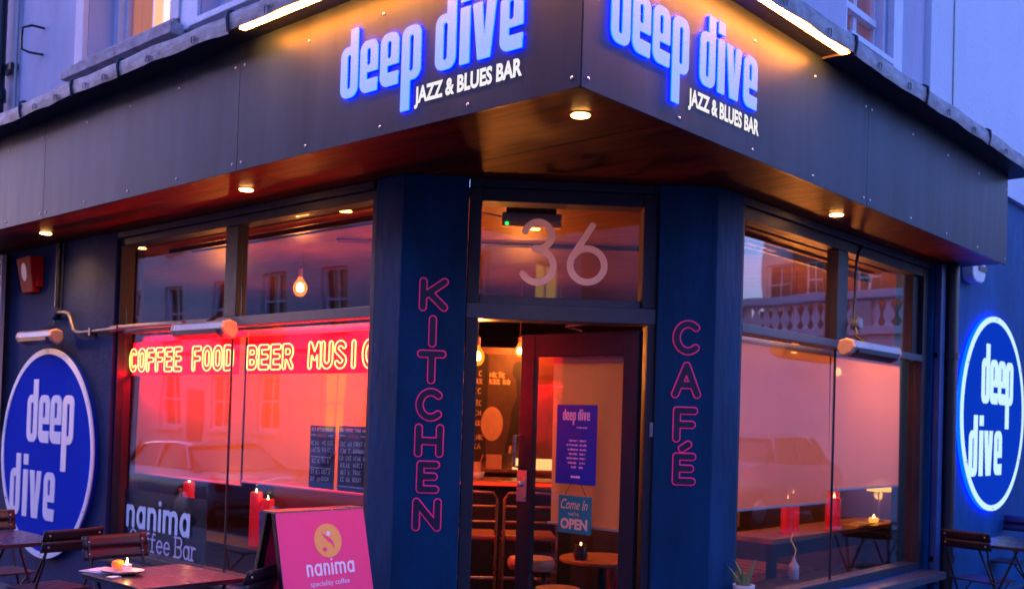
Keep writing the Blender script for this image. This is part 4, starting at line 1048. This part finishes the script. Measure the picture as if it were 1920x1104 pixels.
def round_table(x, y, h, r, label):
    t = thing('round_table', label, 'table', T(x, y, 0))
    MB().lathe([(r-.01, h-.03), (r, h-.022), (r, h-.004), (r-.006, h)], 40).make('table_top', 'warm_wood', t, bev=0)
    MB().lathe([(.03, .03), (.03, h-.031)], 14).make('column', 'black_metal', t)
    MB().lathe([(.22, .006), (.21, .02), (.03, .035)], 24).make('base', 'black_metal', t)
round_table(*dp(.47, -1.35), .655, .30, 'round wooden table inside, behind the glass of the open door')
t = thing('candle_jar', 'dark jar with a small flame on the round table inside', 'candle', T(*dp(.30, -1.22), .656))
MB().lathe([(.04, 0), (.05, .03), (.035, .09), (.045, .10)], 18).make('jar', 'phone', t, smooth=True)
MB().lathe([(.002, .10), (.006, .108), (.002, .12)], 8).make('flame', 'flame', t)

# long dark table behind the right window
t = thing('window_table', 'long dark console table standing behind the right window', 'table', I4)
MB().box(-1.62, -1.17, 3.95, 6.55, .705, .745).make('table_top', 'warm_wood', t, bev=.004)
MB().box(-1.66+.02, -1.60, 3.93, 3.949, .04, .745).box(-1.19, -1.168, 3.96, 6.54, .60, .704).make('apron', 'dark_wood', t)
for x, y in ((-1.58, 4.0), (-1.21, 4.0), (-1.58, 6.5), (-1.21, 6.5)): MB().box(x-.03, x+.03, y-.03, y+.03, .006, .704).make('leg', 'dark_wood', t)
def candle(x, y, z, h, r, label, lit=True):
    t = thing('candle', label, 'candle', T(x, y, z), 'tall red candles in the windows')
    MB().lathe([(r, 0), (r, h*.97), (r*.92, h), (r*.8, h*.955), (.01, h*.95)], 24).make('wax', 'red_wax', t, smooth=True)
    if lit:
        MB().lathe([(.002, h*.95), (.006, h*.95+.010), (.007, h*.95+.018), (.004, h*.95+.034), (.0008, h*.95+.046)], 12).make('flame', 'flame', t, smooth=True)
        l = bpy.data.lights.new('flame_light', 'POINT'); l.energy = .5*LX; l.color = (1, .45, .12); l.shadow_soft_size = .012
        lo = bpy.data.objects.new('flame_light', l); COL.objects.link(lo); lo.parent = t; lo.location = (0, 0, h+.05)
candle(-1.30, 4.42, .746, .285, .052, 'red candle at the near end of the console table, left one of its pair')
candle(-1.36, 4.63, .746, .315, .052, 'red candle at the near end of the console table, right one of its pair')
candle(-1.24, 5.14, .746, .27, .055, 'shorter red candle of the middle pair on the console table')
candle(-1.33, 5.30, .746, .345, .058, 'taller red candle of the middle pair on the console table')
# things on the console
t = thing('table_lamp', 'small yellow glowing lamp at the far end of the console table', 'lamp', T(-1.32, 6.28, .746))
MB().lathe([(.05, 0), (.05, .012), (.008, .02), (.008, .30)], 16).make('stand', 'bronze_pipe', t)
MB().lathe([(.115, .28), (.10, .34), (.04, .39), (.01, .40)], 24).make('shade', 'lampshade_lit', t, smooth=True)
l = bpy.data.lights.new('lamp_light', 'POINT'); l.energy = 4*LX; l.color = (1, .48, .12); l.shadow_soft_size = .04
lo = bpy.data.objects.new('lamp_light', l); COL.objects.link(lo); lo.parent = t; lo.location = (0, 0, .24)
t = thing('tealight', 'small gold tealight glowing beside the lamp on the console', 'candle', T(-1.26, 6.02, .746))
MB().lathe([(.03, 0), (.042, .02), (.042, .05), (.036, .05), (.03, .012)], 16).make('glass_holder', 'curtain_gold', t)
MB().lathe([(.002, .03), (.010, .05), (.004, .08)], 10).make('flame', 'flame', t)
t = thing('booklet_stack', 'pale booklets lying on the console table near the candles', 'booklets', T(-1.25, 5.62, .746))
MB().box(-.08, .07, -.12, .10, 0, .012).make('booklet', 'off_white', t)
MB().box(-.06, .09, .0, .22, .0125, .022).make('booklet', 'off_white', t)
t = thing('vase', 'small white bottle vase with a dry stem in the right window', 'vase', T(-.99, 3.93, .47))
MB().lathe([(.034, 0), (.040, .02), (.038, .10), (.014, .135), (.012, .16)], 20).make('bottle', 'cream_ceramic', t, smooth=True)
MB().tube([(0, 0, .15), (.01, .01, .22), (-.03, .0, .29), (-.02, .02, .34)], .003, 6).make('stem', 'curtain_brown', t)
MB().box(-1.1, -.80, 2.3, 4.9, .44, .468).make('window_shelf', 'dark_wood', None, label='dark low shelf inside the sill of the right window', cat='shelf')
t = thing('picture_board', 'amber lit framed picture leaning behind the near end of the console', 'picture', I4)
MB().box(-2.10, -2.06, 4.05, 4.95, .72, 1.32).make('board', 'mural_light', t)
MB().box(-2.058, -2.04, 4.93, 4.97, .70, 1.34).box(-2.058, -2.04, 4.03, 4.07, .70, 1.34).make('frame', 'warm_wood', t)
t = thing('armchair', 'dark red armchair half hidden by the right pillar', 'armchair', T(-1.55, 3.15, 0))
MB().box(-.3, .3, -.3, .25, .28, .48).make('seat', 'red_box', t, bev=.04)
MB().box(-.32, .32, .22, .36, .28, .86).make('backrest', 'leather', t, bev=.05)
for s in (-1, 1): MB().box(s*.30, s*.38, -.3, .25, .2, .62).make('armrest', 'leather', t, bev=.03)
MB().box(-.3, .3, -.28, .3, .01, .279).make('base', 'dark_wood', t)
t = thing('wooden_pallet_table', 'low slatted wooden table seen through the foot of the right window', 'table', T(-2.2, 4.9, 0))
for k in range(6): MB().box(-.7, .7, -.55+k*.19, -.43+k*.19, .33, .355).make('slat', 'warm_wood', t)
for s in (-1, 1): MB().box(s*.62-.04, s*.62+.04, -.55, .52, .01, .329).make('leg', 'warm_wood', t)

# candles etc. behind the long window
MB().box(-4.98, -2.08, .94, 1.30, .60, .63).make('window_shelf', 'dark_wood', None, label='dark shelf inside the long window carrying the candles', cat='shelf')
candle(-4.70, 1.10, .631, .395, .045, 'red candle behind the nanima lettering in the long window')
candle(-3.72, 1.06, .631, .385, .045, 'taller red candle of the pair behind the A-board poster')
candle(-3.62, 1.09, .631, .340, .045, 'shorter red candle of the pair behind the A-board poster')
t = thing('candlestick', 'thin brass candlestick at the left end of the long window', 'candlestick', T(-5.02+.12, 1.14, .631))
MB().lathe([(.05, 0), (.045, .012), (.006, .03), (.006, .30), (.016, .31), (.012, .33)], 16).make('stick', 'copper_tube', t)
t = thing('inner_table', 'dark cafe table inside behind the lower long window', 'table', T(-3.6, 2.2, 0))
MB().box(-.5, .5, -.35, .35, .70, .735).make('table_top', 'warm_wood', t, bev=.004)
for sx in (-1, 1):
    for sy in (-1, 1): MB().box(sx*.44-.025, sx*.44+.025, sy*.29-.025, sy*.29+.025, .01, .699).make('leg', 'dark_wood', t)

# ================================================================== FURNITURE OUTSIDE
def bistro_table(m, W, D, label):
    t = thing('bistro_table', label, 'table', m, 'bistro tables on the pavement')
    MB().box(-W/2, W/2, -D/2, D/2, .732, .740).make('table_top', 'table_top', t, bev=.003)
    MB().box(-W/2+.001, W/2-.001, -D/2+.001, -D/2+.013, .715, .7315).box(-W/2+.001, W/2-.001, D/2-.013, D/2-.001, .715, .7315).box(-W/2+.001, -W/2+.013, -D/2+.013, D/2-.013, .715, .7315).box(W/2-.013, W/2-.001, -D/2+.013, D/2-.013, .715, .7315).make('rim', 'table_top', t)
    for s in (-1, 1):
        MB().tube([(-W/2+.06, s*(D/2-.05), .73), (W/2-.06, s*(D/2-.05), .01)], .009, 8).make('leg', 'black_metal', t)
        MB().tube([(W/2-.06, s*(D/2-.07), .73), (-W/2+.06, s*(D/2-.07), .01)], .009, 8).make('leg', 'black_metal', t)
    MB().tube([(0, -D/2+.05, .37), (0, D/2-.05, .37)], .007, 8).tube([(-W/2+.07, -D/2+.06, .06), (-W/2+.07, D/2-.06, .06)], .007, 8).make('stretcher', 'black_metal', t)
    return t
def bistro_chair(m, label, mat='chair_paint_worn'):
    """folding chair; the back is at y=0, the seat runs to +y"""
    t = thing('bistro_chair', label, 'chair', m, 'folding bistro chairs on the pavement')
    W = .40
    for k, (z0, z1) in enumerate(((.700, .7665), (.7685, .837))):
        y0, y1 = .012-.02*(k+.0)*.7, .0-.02*(k+1)*.7
        mb = MB()
        mb.sheet(lambda a, c: (-W/2+W*a, (y0+(y1-y0)*c)-.020*math.sin(a*math.pi), z0+(z1-z0)*c), 10, 3)
        o = mb.make('back_slat', mat, t, smooth=True)
        s = o.modifiers.new('solid', 'SOLIDIFY'); s.thickness = .008; s.offset = 0
        for sx in (-1, 1):
            MB().lathe([(.007, 0), (.006, .003), (.002, .004)], 10, T(sx*(W/2-.035), -.016-.012*k-.004, (z0+z1)/2) @ Matrix.Rotation(R(90), 4, 'X')).make('rivet', 'rivet', o)
            MB().lathe([(.007, 0), (.006, .003), (.002, .004)], 10, T(sx*(W/2-.035), .004-.012*k, (z0+z1)/2) @ Matrix.Rotation(R(-90), 4, 'X')).make('rivet', 'rivet', o)
    for sx in (-1, 1):
        x = sx*(W/2-.035)
        MB().tube([(x, -.025, .83), (x, .03, .62), (x, .12, .44), (x, .36, .01)], .008, 8).make('leg', 'chair_paint', t, smooth=True)
        MB().tube([(x*.88, .40, .44), (x*.88, .20, .30), (x*.88, -.02, .01)], .008, 8).make('leg', 'chair_paint', t, smooth=True)
    for k in range(5): MB().box(-W/2+.02, W/2-.02, .07+k*.072, .07+k*.072+.062, .440, .452).make('seat_slat', mat, t, bev=.003)
    MB().tube([(-W/2+.035, .30, .14), (W/2-.035, .30, .14)], .007, 8).tube([(-W/2+.035, .0, .06), (W/2-.035, .0, .06)], .007, 8).make('stretcher', 'chair_paint', t)
    return t
def rz(a): return Matrix.Rotation(R(a), 4, 'Z')
bistro_table(T(-2.285, -.455, 0), .62, .57, 'dark square bistro table with a plate and candle, in front of the long window')
bistro_table(T(-4.22, -.45, 0), .70, .42, 'dark bistro table at the left edge in front of the round sign')
ch = bistro_chair(T(-3.25, -.22, 0) @ rz(-90), 'folding chair with riveted slats at the left side of the candle table')
dup(ch, T(-3.70, -.28, 0) @ rz(97), 'folding chair with its dark back turned, right of the left edge table')
dup(ch, T(-4.98, -.30, 0) @ rz(-90), 'folding chair cut by the left edge of the view')
dup(ch, T(-1.735, -.24, 0) @ rz(120), 'dark folding chair between the candle table and the A-board')
# plate, orange and candle on the table
t = thing('plate', 'oval cream plate and napkin on the bistro table', 'plate', T(-2.44, -.60, .741) @ rz(30))
MB().lathe([(.05, 0), (.085, .012), (.095, .022), (.088, .020), (.04, .008)], 28, Matrix.Diagonal((1.25, .85, 1, 1))).make('dish', 'cream_ceramic', t, smooth=True)
t = thing('menu_cards', 'two white menu cards lying under the orange on the table', 'menu cards', T(-2.56, -.63, .741) @ rz(20))
MB().box(-.11, .09, -.07, .07, 0, .004).make('card', 'napkin', t); MB().box(-.08, .11, -.06, .08, .0045, .009).make('card', 'napkin', t)
t = thing('bread_bun', 'small orange glowing holder beside the candle on the plate', 'holder', T(-2.485, -.60, .762))
MB().lathe([(.012, 0), (.028, .006), (.034, .022), (.028, .040), (.010, .046)], 20).make('holder', 'orange_fruit', t, smooth=True)
t = thing('tea_candle', 'lit candle on the plate on the bistro table', 'candle', T(-2.42, -.585, .757))
MB().lathe([(.020, 0), (.024, .02), (.022, .034), (.018, .034), (.016, .028)], 16).make('cup', 'cream_ceramic', t, smooth=True)
MB().lathe([(.002, .03), (.006, .038), (.007, .046), (.004, .058), (.0008, .070)], 10).make('flame', 'flame', t, smooth=True)
l = bpy.data.lights.new('flame_light', 'POINT'); l.energy = 1.1*LX; l.color = (1, .42, .10); l.shadow_soft_size = .012
lo = bpy.data.objects.new('flame_light', l); COL.objects.link(lo); lo.parent = t; lo.location = (0, 0, .10)
MB().box(-.022, .022, -.03, .03, 0, .003).make('sugar_packet', 'napkin', None, m=T(-2.37, -.68, .741) @ rz(15), label='tiny white packet at the front of the bistro table', cat='sugar packet')
# right hand group
bistro_table(T(.05, 5.62, 0), .42, .90, 'bistro table by the bright blue wall at the right edge')
dup(ch, T(-.15, 5.13+.0, 0) @ rz(-12), 'dark folding chair with rounded back under the glowing round sign')
dup(ch, T(-.30, 7.05, 0) @ rz(170), 'folding chair at the far side of the right edge table')

# A-board
t = thing('a_board', 'magenta nanima speciality coffee A-board with a black frame, in front of the window', 'A-board', T(-1.665, .02, 0))
h, wd, sp = 1.10, .276, .28
def slab(side, y0, y1, z0, z1, th=.02, off=0.0):
    """a piece lying in the sloping plane of one side"""
    def P(y, z, o):
        x = side*(.015+sp*(h-z)/h); nx, nz = side*h/math.hypot(h, sp), sp/math.hypot(h, sp)
        return (x+nx*(o+off), y, z+nz*(o+off))
    return [P(y0, z0, 0), P(y1, z0, 0), P(y1, z1, 0), P(y0, z1, 0), P(y0, z0, th), P(y1, z0, th), P(y1, z1, th), P(y0, z1, th)]
for sd in (1, -1):
    for a, b in ((-wd, -wd+.04), (wd-.04, wd)): MB().hull8(slab(sd, a, b, .01, h, .028)).make('leg', 'black_metal', t, bev=.003)
    MB().hull8(slab(sd, -wd+.041, wd-.041, h-.04, h-.002, .026)).hull8(slab(sd, -wd+.041, wd-.041, .10, .14, .026)).make('rail', 'black_metal', t, bev=.003)
MB().hull8(slab(1, -wd+.002, wd-.002, .12, h-.004, .006, .0285)).make('poster_panel', 'magenta', t, bev=.001)
MB().hull8(slab(-1, -wd+.045, wd-.045, .12, h-.05, .004, .0285)).make('poster_panel', 'magenta', t)
MB().box(-.05, .05, -wd, wd, h+.001, h+.013).make('top_hinge', 'copper_tube', t, bev=.003)
MB().tube([(.16, -wd+.02, .55), (-.16, -wd+.02, .55)], .004, 6).make('stay_cord', 'black_metal', t)
th_ = math.atan2(sp, h)
FP = T(.015+.036, 0, h) @ Matrix.Rotation(-th_, 4, 'Y') @ Matrix(((0, 0, 1, 0), (1, 0, 0, 0), (0, 1, 0, 0), (0, 0, 0, 1)))
# FP: local x along the board (to the right), y up the slope, z outwards
FP = Matrix.Translation((.015+.0352*math.cos(th_), 0, h+.0352*math.sin(th_))) @ Matrix(((0, -math.sin(th_), math.cos(th_), 0), (1, 0, 0, 0), (0, math.cos(th_), math.sin(th_), 0), (0, 0, 0, 1)))
lg = bpy.data.objects.new('logo', None); COL.objects.link(lg); lg.parent = t; lg.matrix_local = FP; lg['label'] = 'orange disc with a curved leaf mark above the nanima name'
circ = [(.085*math.cos(a), .085*math.sin(a)) for a in [2*math.pi*i/48 for i in range(48)]]
place('logo_disc', setmat(fill_mesh([circ], .0015), 'logo_orange'), lg, T(.02, -.156, 0))
leafp = [(-.048, .040), (-.036, .012), (-.012, -.012), (.012, -.030), (.020, -.048), (.024, -.052), (.022, -.022), (.006, .000), (-.020, .014), (-.034, .022)]
place('logo_leaf', setmat(fill_mesh([leafp], .001), 'magenta'), lg, T(.030, -.146, .0017))
for x, y, mt in ((.026, -.121, 'pure_white'), (-.006, -.199, 'magenta')):
    place('logo_dot', setmat(fill_mesh([[(.012*math.cos(a), .012*math.sin(a)) for a in [2*math.pi*i/20 for i in range(20)]]], .001), mt), lg, T(x, y, .0017))
u = -.125; xh = .050
for cch, w_ in zip('nanima', (.026, .034, .026, .0, .056, .034)):
    L = sc(G(cch, w_/xh), xh, xh, u, -.322)
    place('letter', setmat(fill_mesh(stroke_loops(L, .0056, .0016), .0015), 'pure_white'), lg)
    u += w_+.022
place('tagline', setmat(text_mesh('speciality coffee', .245, .034, .0015, .012), 'logo_orange'), lg, T(-.118, -.385, 0)); lg.children[-1].data.materials[0] = MAT['poster_ink']

# potted plant by the right pillar
t = thing('plant_stand', 'black metal plant stand by the right pillar', 'stand', T(-.36, 2.12, 0))
MB().box(-.12, .12, -.12, .12, .545, .557).make('top', 'black_metal', t)
for sx in (-1, 1):
    for sy in (-1, 1): MB().tube([(sx*.10, sy*.10, .01), (sx*.10, sy*.10, .544)], .008, 8).make('leg', 'black_metal', t)
t = thing('potted_plant', 'snake plant with four pointed leaves in a white pot', 'plant', T(-.37, 2.08, .558))
MB().lathe([(.042, 0), (.060, .10), (.063, .135), (.056, .135), (.052, .115), (.01, .112)], 28).make('pot', 'white_plastic', t, smooth=True)
MB().lathe([(.050, .114), (.01, .120)], 20).make('soil', 'soil', t)
for i, (dx, dy, lx, ly, hh) in enumerate(((-.02, -.01, -.075, -.03, .13), (.0, -.015, .005, -.005, .115), (.01, .01, .03, .055, .17), (-.01, .015, -.045, -.05, .17))):
    mb = MB(); rings = []
    for k in range(8):
        f = k/7; cx = dx+lx*f**1.6; cy = dy+ly*f**1.4; w_ = .017*(1-f**2.2)+.0012; z = .112+hh*f
        rings.append([(cx-w_*.7, cy-w_*.7, z), (cx+.003, cy-.003, z), (cx+w_*.7, cy+w_*.7, z), (cx+.006, cy-.006, z)])
    mb.loft(rings); mb.make('leaf', 'plant_green', t, smooth=True)

# ================================================================== ACROSS THE STREET (mirrored in the glass)
def house(frame, u0, u1, ht, n, wall, label, cols, rows, w_, hh, lit=(), roof=True, door=None):
    t = thing('house', label, 'house', frame)
    holes = []; xs = [u0+(u1-u0)*(k+.5)/cols for k in range(cols)]
    zs = [1.0+2.9*r for r in range(rows)]
    for x in xs:
        for z in zs: holes.append((x-w_/2, x+w_/2, z, z+hh))
    mb = MB(); us = sorted({u0, u1, *[q for h_ in holes for q in h_[:2]]})
    for a, b in zip(us[:-1], us[1:]):
        hs = sorted([h_ for h_ in holes if h_[0] <= a+1e-6 and h_[1] >= b-1e-6], key=lambda q: q[2]); z = -.1
        for h_ in hs: mb.box(a, b, z, h_[2], n-.4, n); z = h_[3]
        mb.box(a, b, z, ht, n-.4, n)
    mb.box(u0, u1, -.1, ht-.2, n-8, n-2.5)
    mb.make('wall', wall, t)
    MB().box(u0-.05, u1+.05, ht, ht+.28, n-.35, n+.28).box(u0, u1, 3.35, 3.5, n+.002, n+.10).make('cornice', 'house_white', t, bev=.03)
    for i, (a, b, z0, z1) in enumerate(holes):
        f = MB()
        for q in ((a, a+.07, z0, z1), (b-.07, b, z0, z1), (a+.07, b-.07, z0, z0+.08), (a+.07, b-.07, z1-.07, z1), (a+.07, b-.07, (z0+z1)/2-.03, (z0+z1)/2+.03)): f.box(*q, n-.22, n-.12)
        f.box((a+b)/2-.02, (a+b)/2+.02, z0+.08, z1-.07, n-.20, n-.14)
        wo_ = f.make('window', 'sash_white', t)
        MB().box(a+.07, b-.07, z0+.08, z1-.07, n-.205, n-.195).make('pane', 'window_lit' if i in lit else 'car_glass', wo_)
        MB().box(a-.10, b+.10, z0-.12, z0-.001, n+.001, n+.14).make('sill', 'house_white', wo_)
    if roof: MB().prism([(n-8, ht+.1), (n+.2, ht+.28), (n-3.6, ht+2.2)], u0, u1, Matrix(((0, 0, 1, 0), (0, 1, 0, 0), (1, 0, 0, 0), (0, 0, 0, 1)))).make('roof', 'slate_roof', t)
    if door is not None: MB().box(door-.45, door+.45, 0, 2.2, n+.002, n+.05).make('door', 'door_grey', t, bev=.01)
    return t
Y0 = -13.0
house(FS, -4.0, 6.5, 9.6, Y0, 'house_lilac', 'pale lilac terraced house across the street mirrored above the door', 3, 3, 1.15, 1.9, (4,), door=4.6)
house(FS, 6.6, 15.5, 9.3, Y0-.3, 'house_white', 'white house across the street mirrored in the right half of the long window', 3, 3, 1.1, 1.8, (), door=11)
house(FS, 15.6, 24.0, 9.6, Y0+.2, 'house_lilac', 'lilac house with one lit window mirrored in the left half of the long window', 3, 3, 1.1, 1.7, (3,), door=18)
house(FS, 24.1, 33.0, 9.2, Y0, 'house_white', 'farthest white house of the row across the street', 3, 3, 1.1, 1.7, (5,), door=27)
house(FS, -17, -8.5, 9.6, Y0, 'house_lilac', 'lilac house behind the street corner, past the pale terrace', 3, 3, 1.15, 1.9, (1,), door=-12)
house(FS, -8.4, -4.1, 9.3, Y0-.2, 'house_white', 'narrow white house squeezed between two lilac ones across the street', 1, 3, 1.1, 1.8, ())
house(FE, 6.5, 17, 9.0, -19, 'house_lilac', 'lilac house side on at the end of the street behind the camera', 3, 3, 1.1, 1.8, (2,), door=12)
# curved white terrace wall with a balustrade
t = thing('balustrade_wall', 'curved white wall topped by a stone balustrade, mirrored in the right window', 'wall', T(4.8, 24.5, -.42))
CR = 8.5
def arcpts(r0, r1, a0, a1, n=48):
    o = [(r1*math.cos(R(a0+(a1-a0)*i/n)), r1*math.sin(R(a0+(a1-a0)*i/n))) for i in range(n+1)]
    return o+[(r0*math.cos(R(a1-(a1-a0)*i/n)), r0*math.sin(R(a1-(a1-a0)*i/n))) for i in range(n+1)]
def arcwall(z0, z1, r0, r1, mat, name, a0=175, a1=345):
    mb = MB(); n = 48; rings = []
    for i in range(n+1):
        a = R(a0+(a1-a0)*i/n); c, s = math.cos(a), math.sin(a)
        rings.append([(r0*c, r0*s, z0), (r1*c, r1*s, z0), (r1*c, r1*s, z1), (r0*c, r0*s, z1)])
    mb.loft(rings).make(name, mat, t, smooth=True)
arcwall(.3, 3.85, CR-.35, CR, 'stone_white', 'wall'); arcwall(3.85, 4.0, CR-.42, CR+.10, 'stone_white', 'plinth'); arcwall(4.55, 4.70, CR-.40, CR+.06, 'stone_white', 'coping')
bal = MB().lathe([(.07, 4.0), (.07, 4.05), (.04, 4.09), (.095, 4.22), (.09, 4.28), (.045, 4.42), (.04, 4.46), (.075, 4.50), (.075, 4.55)], 10)
bmesh.ops.recalc_face_normals(bal.b, faces=bal.b.faces); bme = bpy.data.meshes.new('baluster'); bal.b.to_mesh(bme); bal.b.free(); bme.materials.append(MAT['stone_white'])
for i in range(96):
    a = R(177+i*1.74)
    if i % 12 == 5: continue
    place('baluster', bme, t, T((CR-.17)*math.cos(a), (CR-.17)*math.sin(a), 0))
for i in range(5, 96, 12):
    a = 177+i*1.74; MB().box(-.2, .2, -.17, .17, 4.0, 4.55).make('pier', 'house_white', t, m=T((CR-.17)*math.cos(R(a)), (CR-.17)*math.sin(R(a)), 0) @ rz(a+90))
MB().box(-4.5, 4.5, -4.0, 3, 4.0, 4.95).make('parapet', 'slate_roof', t)
house(FA, 7.5, 16.4, 9.6, -36, 'brick_red', 'red brick house beyond the balustrade', 4, 3, 1.0, 1.6, (1, 5), door=12)
house(FA, 16.5, 17.9, 10.6, -36.5, 'house_white', 'narrow pale house left of the brick house beyond the balustrade', 1, 3, 1.0, 1.6, ())
house(FE, -6, 6, 6.6, -15, 'house_white', 'white house on the east side of the crossing', 4, 2, 1.1, 1.8, (2,), door=0)

def car(m, mat, label, sx=1, sz=1):
    t = thing('parked_car', label, 'car', m, 'cars parked along the kerb')
    L, W = 4.1*sx, 1.72
    st = [(-2.05, .45, .62, .70), (-1.95, .30, .86, .80), (-1.3, .22, .98, .84), (-.75, .22, 1.02, .86), (.2, .22, 1.0, .86), (1.35, .22, .98, .86), (1.9, .30, .94, .82), (2.05, .45, .80, .70)]
    rings = []
    for x, z0, z1, w_ in st:
        rings.append([(x*sx, -w_, z0*sz+.12), (x*sx, -w_*.9, z0*sz), (x*sx, w_*.9, z0*sz), (x*sx, w_, z0*sz+.12), (x*sx, w_*1.0, z1*sz-.16), (x*sx, w_*.9, z1*sz), (x*sx, -w_*.9, z1*sz), (x*sx, -w_, z1*sz-.16)])
    MB().loft(rings).make('body', mat, t, bev=.05, smooth=True)
    def cab(x, w_, z): return [(x*sx, -w_, z*sz), (x*sx, w_, z*sz)]
    g1 = [(-1.0, .80, .99), (-.35, .68, 1.36), (.9, .68, 1.40), (1.65, .76, .97)]
    mb = MB(); r_ = []
    for x, w_, z in g1: r_.append([(x*sx, -.80, .96*sz), (x*sx, .80, .96*sz), (x*sx, w_*.92, z*sz), (x*sx, -w_*.92, z*sz)])
    mb.loft(r_).make('windows', 'car_glass', t, bev=.02)
    MB().loft([[(x*sx, -w_*.93, z*sz), (x*sx, w_*.93, z*sz), (x*sx, w_*.80, (z+.05)*sz), (x*sx, -w_*.80, (z+.05)*sz)] for x, w_, z in [(-.42, .68, 1.34), (-.1, .70, 1.385), (.6, .70, 1.41), (1.0, .68, 1.37)]]).make('roof', mat, t, bev=.02, smooth=True)
    for x in (-.42, .30, .98):
        for s in (-1, 1): MB().tube([(x*sx, s*.66, 1.40*sz), ((x*1.35+.0)*sx, s*.80, .98*sz)], .03, 6).make('pillar', mat, t)
    for x in (-1.28, 1.28):
        for s in (-1, 1):
            wh = MB().lathe([(.31, -.10), (.31, .10)], 24, T(x*sx, s*.78, .31) @ Matrix.Rotation(R(90), 4, 'X')).make('wheel', 'tyre', t, bev=.02)
            MB().lathe([(.20, -.01), (.17, .02), (.05, .03)], 16, T(x*sx, s*.885, .31) @ Matrix.Rotation(R(-90*s), 4, 'X')).make('rim', 'steel', wh)
    for s in (-1, 1):
        MB().box(-2.06*sx, -1.9*sx, s*.45, s*.70, .55*sz, .70*sz).make('headlight', 'steel', t, bev=.02)
        MB().box(1.92*sx, 2.06*sx, s*.50, s*.74, .62*sz, .80*sz).make('tail_light', 'red_box', t, bev=.02)
    return t
car(T(-7.6, -4.3, -.15) @ rz(2), 'car_blue', 'dark blue parked car whose outline shows in the lower long window', 1, .90)
car(T(-12.6, -4.4, -.15) @ rz(1), 'car_silver', 'silver car parked behind the blue one along the same kerb', 1, .86)
car(T(5.6, 8.3, -.15) @ rz(88), 'car_silver', 'tall silver car mirrored in the blinds of the right window', 1.0, 1.22)
car(T(5.6, 13.6, -.15) @ rz(91), 'car_silver', 'farther silver car mirrored beside the tall one', 1.0, 1.12)
